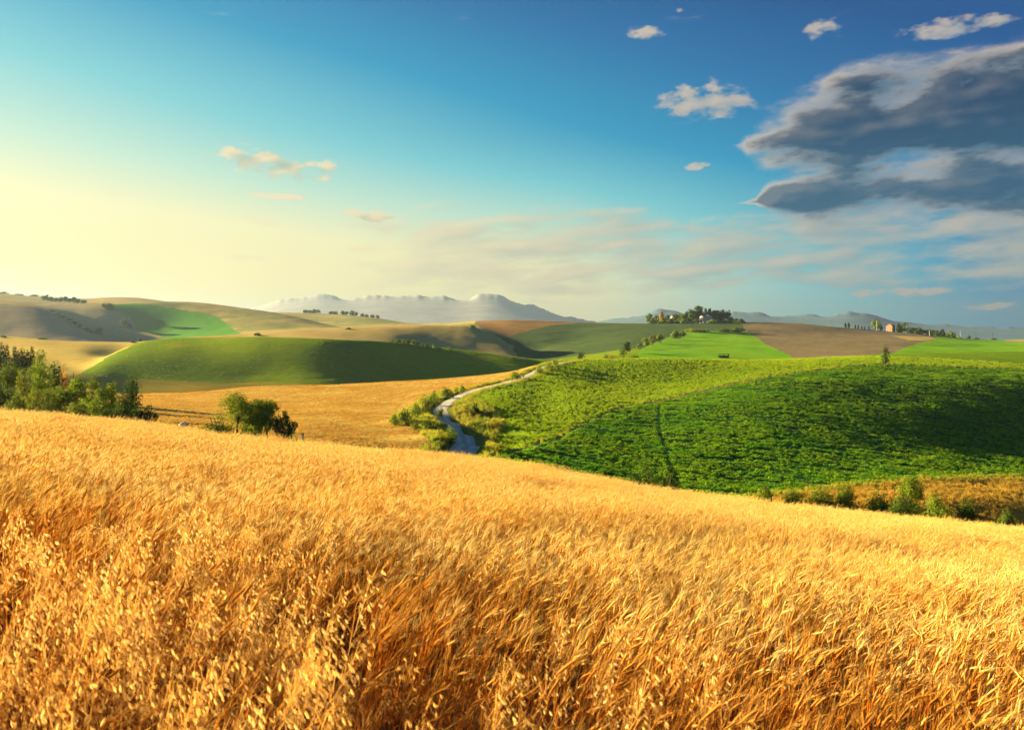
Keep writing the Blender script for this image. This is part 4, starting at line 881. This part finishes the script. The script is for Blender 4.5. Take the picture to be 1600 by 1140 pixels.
# -- hilltop wood round the houses
for i, (px, Y, h, w, st, lf, lab) in enumerate([
 (1014.5, 1200, 12, 8, 'round', 'oak', 'leftmost round tree on the hilltop with houses'),
 (1022, 1195, 8, 9, 'round', 'olive', 'small olive tree just right of the leftmost hilltop tree'),
 (1029, 1190, 8, 9, 'bush', 'olive', 'low bush left of the slim golden hilltop tree'),
 (1034, 1185, 15, 6, 'tall', 'rust', 'slim golden tree on the left of the hilltop'),
 (1040, 1190, 9, 8, 'bush', 'oak', 'bush between the slim golden tree and the blue-roofed house'),
 (1057, 1180, 11, 12, 'round', 'oak', 'round tree in front of the yellow hilltop house'),
 (1069, 1200, 11, 9, 'round', 'oak', 'round tree right of the yellow hilltop house'),
 (1079, 1230, 15, 8, 'tall', 'dark', 'first dark tree left of the tall hilltop pine'),
 (1083, 1225, 15, 9, 'round', 'dark', 'second dark tree left of the tall hilltop pine'),
 (1091.5, 1230, 20, 12, 'round', 'dark', 'tallest dark pine on the hilltop, left of the white house'),
 (1096, 1225, 14, 8, 'round', 'dark', 'dark tree hugging the left side of the white house'),
 (1103, 1250, 17, 5, 'cypress', 'cypress', 'cypress rising behind the roof of the white house'),
 (1109, 1250, 17, 8, 'pine', 'cypress', 'pine rising behind the right gable of the white house'),
 (1116, 1225, 14, 8, 'round', 'cypress', 'dark tree just right of the white house'),
 (1121, 1230, 14, 6, 'cypress', 'cypress', 'first cypress of the hilltop row right of the white house'),
 (1126, 1230, 12, 6, 'cypress', 'cypress', 'second cypress of the hilltop row right of the white house'),
 (1131, 1230, 12, 6, 'cypress', 'cypress', 'third cypress of the hilltop row right of the white house'),
 (1135.5, 1230, 13, 4, 'cypress', 'cypress', 'last slim cypress of the hilltop row right of the white house'),
 (1142, 1215, 7, 12, 'bush', 'dark', 'first dark thicket on the slope right of the hilltop cypresses'),
 (1150, 1205, 6, 14, 'bush', 'dark', 'second dark thicket on the slope right of the hilltop cypresses'),
 (1158, 1195, 6, 12, 'bush', 'dark', 'last dark thicket at the edge of the ploughed hill')]):
    plant(px, Y, h * 1.2, w * 1.15, st, lf, lab, 'trees round the hilltop houses', lpx=1.8)
for i, px in enumerate((1026, 1043, 1064, 1073, 1087, 1099, 1112, 1118, 1124, 1129, 1133, 1139)):
    plant(px, 1262 + 7 * (i % 3), random.uniform(11, 15) + (4 if i > 2 else 0), random.uniform(7, 10), 'round' if i % 3 else 'tall', ('dark', 'cypress', 'oak')[i % 3], '%s tree from the left in the back row of the hilltop wood' % ORD(i), 'trees round the hilltop houses', lpx=1.8)
for i, (px, Y) in enumerate(((1020, 1178), (1033, 1174), (1046, 1172), (1068, 1168), (1088, 1165), (1112, 1172), (1120, 1180), (1134, 1188))):
    plant(px, Y, random.uniform(5, 7), 14, 'bush', ('dark', 'oak')[i % 2], '%s dark bush from the left along the foot of the hilltop wood' % ORD(i), 'bushes at the foot of the hilltop wood', lpx=1.8)
# -- right skyline
row([(1321, 1310, 7, 2.6), (1326, 1312, 8, 3), (1336.5, 1318, 5.5, 1.9), (1341, 1322, 5.5, 1.9), (1346.5, 1326, 5, 1.8), (1351, 1330, 4.5, 1.7), (1357.5, 1335, 5, 1.7)], 'cypress', 'cypress', '%s small cypress from the left on the right skyline', 'small cypresses on the right skyline', lpx=1.2)
for px, Y, h, w, st, lf, lab in [
 (1370, 1340, 15, 13, 'round', 'oak', 'round tree on the skyline left of the pink house'),
 (1377, 1345, 8, 6, 'bush', 'dark', 'dark bush between the round skyline tree and the pink house'),
 (1404, 1375, 13, 6, 'cypress', 'cypress', 'dark cypress right against the pink house'),
 (1408, 1380, 12, 6, 'tall', 'dark', 'dark tree second to the right of the pink house'),
 (1413, 1385, 16, 9, 'round', 'oak', 'big round-topped tree right of the pink house'),
 (1437, 1410, 9, 7, 'round', 'rust', 'golden tree in the dark skyline thicket'),
 (1478, 1600, 10, 10, 'round', 'oak', 'left one of two green trees ending the skyline thicket'),
 (1486, 1620, 12, 9, 'round', 'olive', 'right one of two green trees ending the skyline thicket'),
 (1491, 1640, 9, 5, 'tall', 'dark', 'dark narrow tree touching the right end of the skyline thicket'),
 (1498, 1650, 8, 6, 'bush', 'light', 'lit pointed bush just past the skyline thicket'),
 (1513.5, 1700, 7, 6, 'bush', 'dark', 'single dark bush on the skyline past the thicket'),
 (1525, 1750, 4, 8, 'bush', 'dark', 'low bush at the foot of the dark skyline pole'),
 (1553, 1900, 3, 8, 'bush', 'dark', 'lowest bush on the skyline near the right edge')]:
    plant(px, Y, h, w, st, lf, lab, lpx=1.6)
row([(1421 + 5.2 * i, 1390 + 10 * i, random.uniform(9, 12) + 0.2 * i, 7.5) for i in range(11)], 'round', ['dark', 'cypress', 'dark'], '%s dark tree of the thicket right of the pink house', 'dark thicket on the right skyline', lpx=1.8)
row([(80 + 9 * i, hit(80 + 9 * i, 486.5 + 5 * i, 'J', 'L'), 3 + 0.4 * (i % 3) + 0.3 * i, 9) for i in range(8)], 'bush', 'dark', '%s bush from the top in the hedge running down the grey hill', 'hedge running down the grey hill', lpx=1.6)
# -- hedge behind the dark hill, and far trees on the left
row([(612, 500, 4, 9), (622, 502, 5, 11), (631, 503, 7, 9), (638, 504, 8, 9), (645, 505, 9, 9), (652, 506, 7, 9), (660, 508, 6, 7), (668, 510, 6, 7), (678, 512, 8, 8), (685, 514, 4, 9), (702, 518, 6, 8)], 'bush', ['oak', 'dark'], '%s bush from the left in the hedge behind the dark green hill', 'hedge behind the dark green hill', lpx=2.0)
row([(477, 1890, 5, 8), (483, 1888, 5, 8), (490, 1885, 6, 9), (497, 1880, 5.5, 8), (517, 1850, 4.5, 7), (524, 1850, 5, 7), (535, 1845, 7, 6), (541, 1840, 6, 7), (550, 1830, 8, 7), (556, 1825, 7, 6), (566, 1815, 5, 7), (573, 1810, 5, 6), (582, 1790, 5, 7), (590, 1780, 5, 7)], 'round', ['dark', 'oak'], '%s tree from the left on the ridge below the pale mountains', 'trees on the ridge below the mountains', lpx=1.6)
row([(68, 1275, 7, 8), (74, 1275, 9, 6), (80, 1272, 6, 8), (88, 1270, 5, 7), (95, 1268, 7, 8), (102, 1267, 8, 8), (108, 1266, 6, 8), (115, 1265, 8, 8), (122, 1264, 5, 9), (131, 1263, 4, 9)], 'round', ['oak', 'dark'], '%s tree from the left in the row on the far left ridge', 'tree row on the far left ridge', lpx=1.6)
row([(6, 1960, 3.5, 14), (30, 1960, 2.5, 14), (54, 1960, 3, 12)], 'bush', 'oak', '%s faint bush from the left on the farthest left skyline', 'faint bushes on the far left skyline', lpx=1.6)
for px, py, h, w, st, lf, lab in [
 (163, 485, 10, 10, 'round', 'light', 'pale green tree left of the far green field'),
 (172, 487, 12, 12, 'round', 'dark', 'dark tree beside the pale one left of the far green field'),
 (193, 510, 12, 12, 'round', 'dark', 'tallest dark tree in the dip below the far green field'),
 (203, 513, 8, 10, 'bush', 'dark', 'dark bush right of the tree in the dip below the far green field'),
 (155, 524, 10, 10, 'round', 'dark', 'dark round tree at the foot of the grey hill')]:
    plant(px, hit(px, py, 'J', 'L'), h, w, st, lf, lab, lpx=1.8)
for px, py, h, w, lf, lab in [
 (5, 526, 3.5, 11, 'dark', 'dark low bush at the left edge on top of the yellow field'),
 (68, 529, 3, 16, 'dark', 'flat dark bush on the top edge of the yellow field'),
 (208, 534, 4, 9, 'dark', 'left one of two dark bushes where the green hill meets the yellow field'),
 (218, 532, 5, 6, 'dark', 'right one of two dark bushes where the green hill meets the yellow field'),
 (403, 523, 5, 11, 'dark', 'single dark bush on the edge of the beige field'),
 (545, 513, 2.5, 10, 'dark', 'low dark bush on the crest of the beige field, left of the lit one'),
 (738, 511, 5, 12, 'oak', 'bush at the right-hand tip of the beige field')]:
    plant(px, hit(px, py + 1.5, 'G', 'J'), h, w, 'bush', lf, lab, lpx=1.8)

# ------------------------------------------------------------------ houses, poles, small things
def plain_mat(name, a, b, scale=0.6, rough=0.9, bump=0.15):
    return field_mat(name, a, b, scale=scale, fine=6, bump=bump, bdist=0.03)
M_white = plain_mat('white_plaster', (0.56, 0.50, 0.44), (0.62, 0.56, 0.5)); M_pink = plain_mat('pink_plaster', (0.44, 0.22, 0.15), (0.48, 0.25, 0.17)); M_yel = plain_mat('yellow_plaster', (0.5, 0.36, 0.18), (0.54, 0.4, 0.2))
M_stone = plain_mat('stone_wall', (0.34, 0.28, 0.22), (0.42, 0.35, 0.27)); M_tile = plain_mat('roof_tile', (0.42, 0.20, 0.13), (0.48, 0.25, 0.16)); M_slate = plain_mat('grey_roof', (0.34, 0.36, 0.38), (0.40, 0.42, 0.44)); M_pinkroof = plain_mat('pale_pink_tile', (0.62, 0.36, 0.30), (0.66, 0.42, 0.34))
M_glass = plain_mat('dark_pane', (0.03, 0.035, 0.04), (0.05, 0.05, 0.06)); M_wood = plain_mat('weathered_wood', (0.16, 0.12, 0.08), (0.22, 0.17, 0.12), 2.0); M_dark = plain_mat('dark_timber', (0.035, 0.03, 0.028), (0.06, 0.05, 0.045), 2.0); M_conc = plain_mat('pale_concrete', (0.55, 0.52, 0.46), (0.62, 0.58, 0.52), 2.0)
def box(b, x0, x1, y0, y1, z0, z1):
    P = [Vector((x, y, z)) for z in (z0, z1) for y in (y0, y1) for x in (x0, x1)]
    for f in ((0, 2, 3, 1), (4, 5, 7, 6), (0, 1, 5, 4), (2, 6, 7, 3), (0, 4, 6, 2), (1, 3, 7, 5)): b.quad(*[P[i] for i in f], (1, 1, 1))
def part(name, mat, parent, *boxes):
    b = MB(); [box(b, *q) for q in boxes]; return b.build(name, mat, parent, vcol=False)
def house(px, Y, w, d, h, rh, rot, wall, roof, label, cols_, rows_, dz=0.0, name='house', chimney=True, wing=None):
    r = bpy.data.objects.new(name, None); COL.objects.link(r); r.location = pos(px, Y, dz); r.rotation_euler = (0, 0, rot); r['label'] = label; r['category'] = 'house'
    b = MB(); box(b, -w/2, w/2, -d/2, d/2, -2.5, h)
    for sx in (-1, 1): b.tri(Vector((sx*w/2, -d/2, h)), Vector((sx*w/2, d/2, h)), Vector((sx*w/2, 0, h + rh)), (1, 1, 1))
    if wing: box(b, w/2 + 0.002, w/2 + wing[0], -d/2 + 0.4, d/2 - 0.8, -2.5, wing[1])
    b.build('wall', wall, r, vcol=False)
    b = MB(); o = 0.5; t_ = 0.18
    for sg in (-1, 1):
        q = [Vector((-w/2 - o, sg*(d/2 + o), h - rh*o/(d/2))), Vector((w/2 + o, sg*(d/2 + o), h - rh*o/(d/2))), Vector((w/2 + o, 0, h + rh + 0.05)), Vector((-w/2 - o, 0, h + rh + 0.05))]
        if sg > 0: q = q[::-1]
        u = [p + Vector((0, 0, t_)) for p in q]; b.quad(*u, (1, 1, 1)); b.quad(*q[::-1], (1, 1, 1))
        for i in range(4): b.quad(q[i], q[(i+1) % 4], u[(i+1) % 4], u[i], (1, 1, 1))
    if wing: box(b, w/2 + 0.01, w/2 + wing[0] + 0.4, -d/2, d/2 - 0.4, wing[1], wing[1] + 0.25)
    ro = b.build('roof', roof, r, vcol=False)
    if chimney: part('chimney', wall, ro, (w*0.2, w*0.2 + 0.8, -0.4, 0.4, h + rh*0.5, h + rh + 1.0))
    for face in ('front', 'side'):
        L = w if face == 'front' else d; nc = cols_ if face == 'front' else max(2, cols_ - 2)
        for i in range(nc):
            for j in range(rows_):
                u = (i + 0.5) / nc * L - L/2; z = 1.1 + j * h / rows_
                if face == 'front' and j == 0 and i == nc // 2:
                    part('door', M_wood, r, (u - 0.6, u + 0.6, -d/2 - 0.06, -d/2 - 0.003, 0.0, 2.3)); continue
                if face == 'front': f = part('window', M_stone, r, (u - 0.65, u + 0.65, -d/2 - 0.07, -d/2 - 0.003, z - 0.1, z + 1.5)); part('pane', M_glass, f, (u - 0.5, u + 0.5, -d/2 - 0.1, -d/2 - 0.072, z, z + 1.4))
                else: f = part('window', M_stone, r, (-w/2 - 0.07, -w/2 - 0.003, u - 0.65, u + 0.65, z - 0.1, z + 1.5)); part('pane', M_glass, f, (-w/2 - 0.1, -w/2 - 0.072, u - 0.5, u + 0.5, z, z + 1.4))
    return r
house(1103, 1196, 16, 9, 6.6, 2.8, 0.35, M_white, M_pinkroof, 'white house with pale pink roof on the hilltop among dark trees', 4, 2, 2.6, wing=(4.5, 4.5))
house(1047.5, 1195, 10, 8, 5.2, 2.2, 0.4, M_white, M_slate, 'small house with a blue-grey roof on the left of the hilltop', 3, 2, 0.4)
house(1053.5, 1235, 10, 8, 8.5, 2.2, 0.5, M_yel, M_tile, 'yellow house rising behind the blue-roofed one on the hilltop', 3, 3, 1.5)
house(1062, 1190, 13, 7, 3.4, 1.6, 0.2, M_stone, M_tile, 'low stone building in front of the yellow hilltop house', 4, 1, -0.5, chimney=False)
house(1078, 1180, 10, 6, 2.6, 1.5, 0.15, M_stone, M_pinkroof, 'low barn with a reddish roof between the hilltop houses', 3, 1, -1.0, name='barn', chimney=False)
house(1391.5, 1362, 12, 10, 11, 2.6, 0.75, M_pink, M_tile, 'pink three-storey house on the right skyline', 4, 3, -0.5)

def pole(px, Y, hpx, label, mat, arm=True):
    h = hpx * Y / F; r = bpy.data.objects.new('utility_pole', None); COL.objects.link(r); r.location = pos(px, Y); r['label'] = label; r['category'] = 'pole'; r['group'] = 'poles along the right-hand hills'
    b = MB(); b.tube([Vector((0, 0, -0.8)), Vector((0, 0, h * 0.5)), Vector((0, 0, h))], [0.34, 0.3, 0.26], (1, 1, 1), 8); b.build('pole', mat, r, True, vcol=False)
    if arm:
        a = part('crossarm', mat, r, (-1.3, 1.3, -0.28, -0.18, h - 0.75, h - 0.5))
        for x in (-1.15, 0.0, 1.15):
            b = MB(); b.tube([Vector((x, -0.23, h - 0.498)), Vector((x, -0.23, h - 0.3)), Vector((x, -0.23, h - 0.12))], [0.05, 0.09, 0.04], (1, 1, 1), 6); b.build('insulator', M_conc, a, True, vcol=False)
for px, Y, hp, lab, mt in [(1217, 1255, 5.5, 'faint wooden pole on the crest of the ploughed hill, leftmost of all', M_wood), (1254.5, 1270, 10, 'second pole from the left, on the crest of the ploughed hill', M_wood), (1297.5, 1290, 10, 'third pole from the left, at the right end of the bare ploughed crest', M_wood),
  (1332, 1300, 12, 'pole standing among the small skyline cypresses', M_wood), (1370, 1290, 15, 'pale pole in front of the round tree left of the pink house', M_conc), (1416.5, 1330, 12, 'pale pole in front of the big tree right of the pink house', M_conc),
  (1452.5, 1300, 9, 'pale pole at the left end of the bright green field', M_conc), (1500.5, 1450, 12, 'pale pole in the middle of the bright green field', M_conc), (1524.5, 1740, 13, 'tall dark pole on the skyline above the bright green field', M_dark), (1547, 1850, 9, 'thin pole on the skyline, second from the right', M_wood), (1551, 1800, 14, 'rightmost tall dark pole on the skyline', M_dark)]:
    pole(px, Y, hp, lab, mt)
# a dark open field shed at the foot of the bright green hill
Ys = hit(1131, 559, 'F', 'L'); r = bpy.data.objects.new('field_shed', None); COL.objects.link(r); r.location = pos(1131, Ys); r['label'] = 'small dark open shed at the foot of the bright green hill'; r['category'] = 'shed'
wS = 15 * Ys / F; hS = 6.0 * Ys / F
for x in (-wS/2 + 0.15, 0.0, wS/2 - 0.15):
    for y in (-1.5, 1.5): part('post', M_dark, r, (x - 0.12, x + 0.12, y - 0.12, y + 0.12, -0.5, hS - 0.2))
part('roof', M_dark, r, (-wS/2 - 0.2, wS/2 + 0.2, -1.9, 1.9, hS - 0.198, hS + 0.05)); part('back_panel', M_dark, r, (-wS/2, wS/2, 1.63, 1.7, 0.0, hS * 0.55)); part('end_panel', M_dark, r, (wS/2 - 0.02, wS/2 + 0.05, -1.35, 1.35, 0.0, hS - 0.21)); part('feed_rack', M_dark, r, (-wS/2 + 0.4, -0.4, -0.6, 0.6, 0.02, hS * 0.3))
# boulder and marker by the wheat edge
def boulder(px, Y, s_, label):
    b = MB(); n, k = 9, 14; V = []; Fq = []
    for i in range(n + 1):
        for j in range(k):
            th = math.pi * i / n; ph = 2 * math.pi * j / k; d = Vector((math.sin(th) * math.cos(ph) * 1.35, math.sin(th) * math.sin(ph), math.cos(th) * 0.8))
            q = 1 + 0.16 * math.sin(3.1 * d.x + 1) * math.cos(2.7 * d.y) + 0.08 * math.sin(6 * d.z + 4 * d.x); V.append(tuple(d * s_ * q))
    for i in range(n):
        for j in range(k): Fq.append((i*k + j, i*k + (j+1) % k, (i+1)*k + (j+1) % k, (i+1)*k + j))
    o = mesh_from('boulder', V, Fq, M_conc, True); o.location = pos(px, Y, 0.25 * s_); o['label'] = label; o['category'] = 'boulder'; return o
bo = boulder(287, 62, 0.30, 'small whitish boulder showing over the wheat edge on the left')
bo.location.z = -(664 - HZ) / F * 62
st = bpy.data.objects.new('marker_post', None); COL.objects.link(st); st.location = pos(473, 64); st['label'] = 'short pale marker post beyond the wheat, right of the tree clump'; st['category'] = 'post'
hp = -(678 - HZ) / F * 64 - st.location.z
part('post', M_conc, st, (-0.07, 0.07, -0.07, 0.07, -0.3, hp)); part('cap', M_wood, st, (-0.1, 0.1, -0.1, 0.1, hp + 0.002, hp + 0.08))
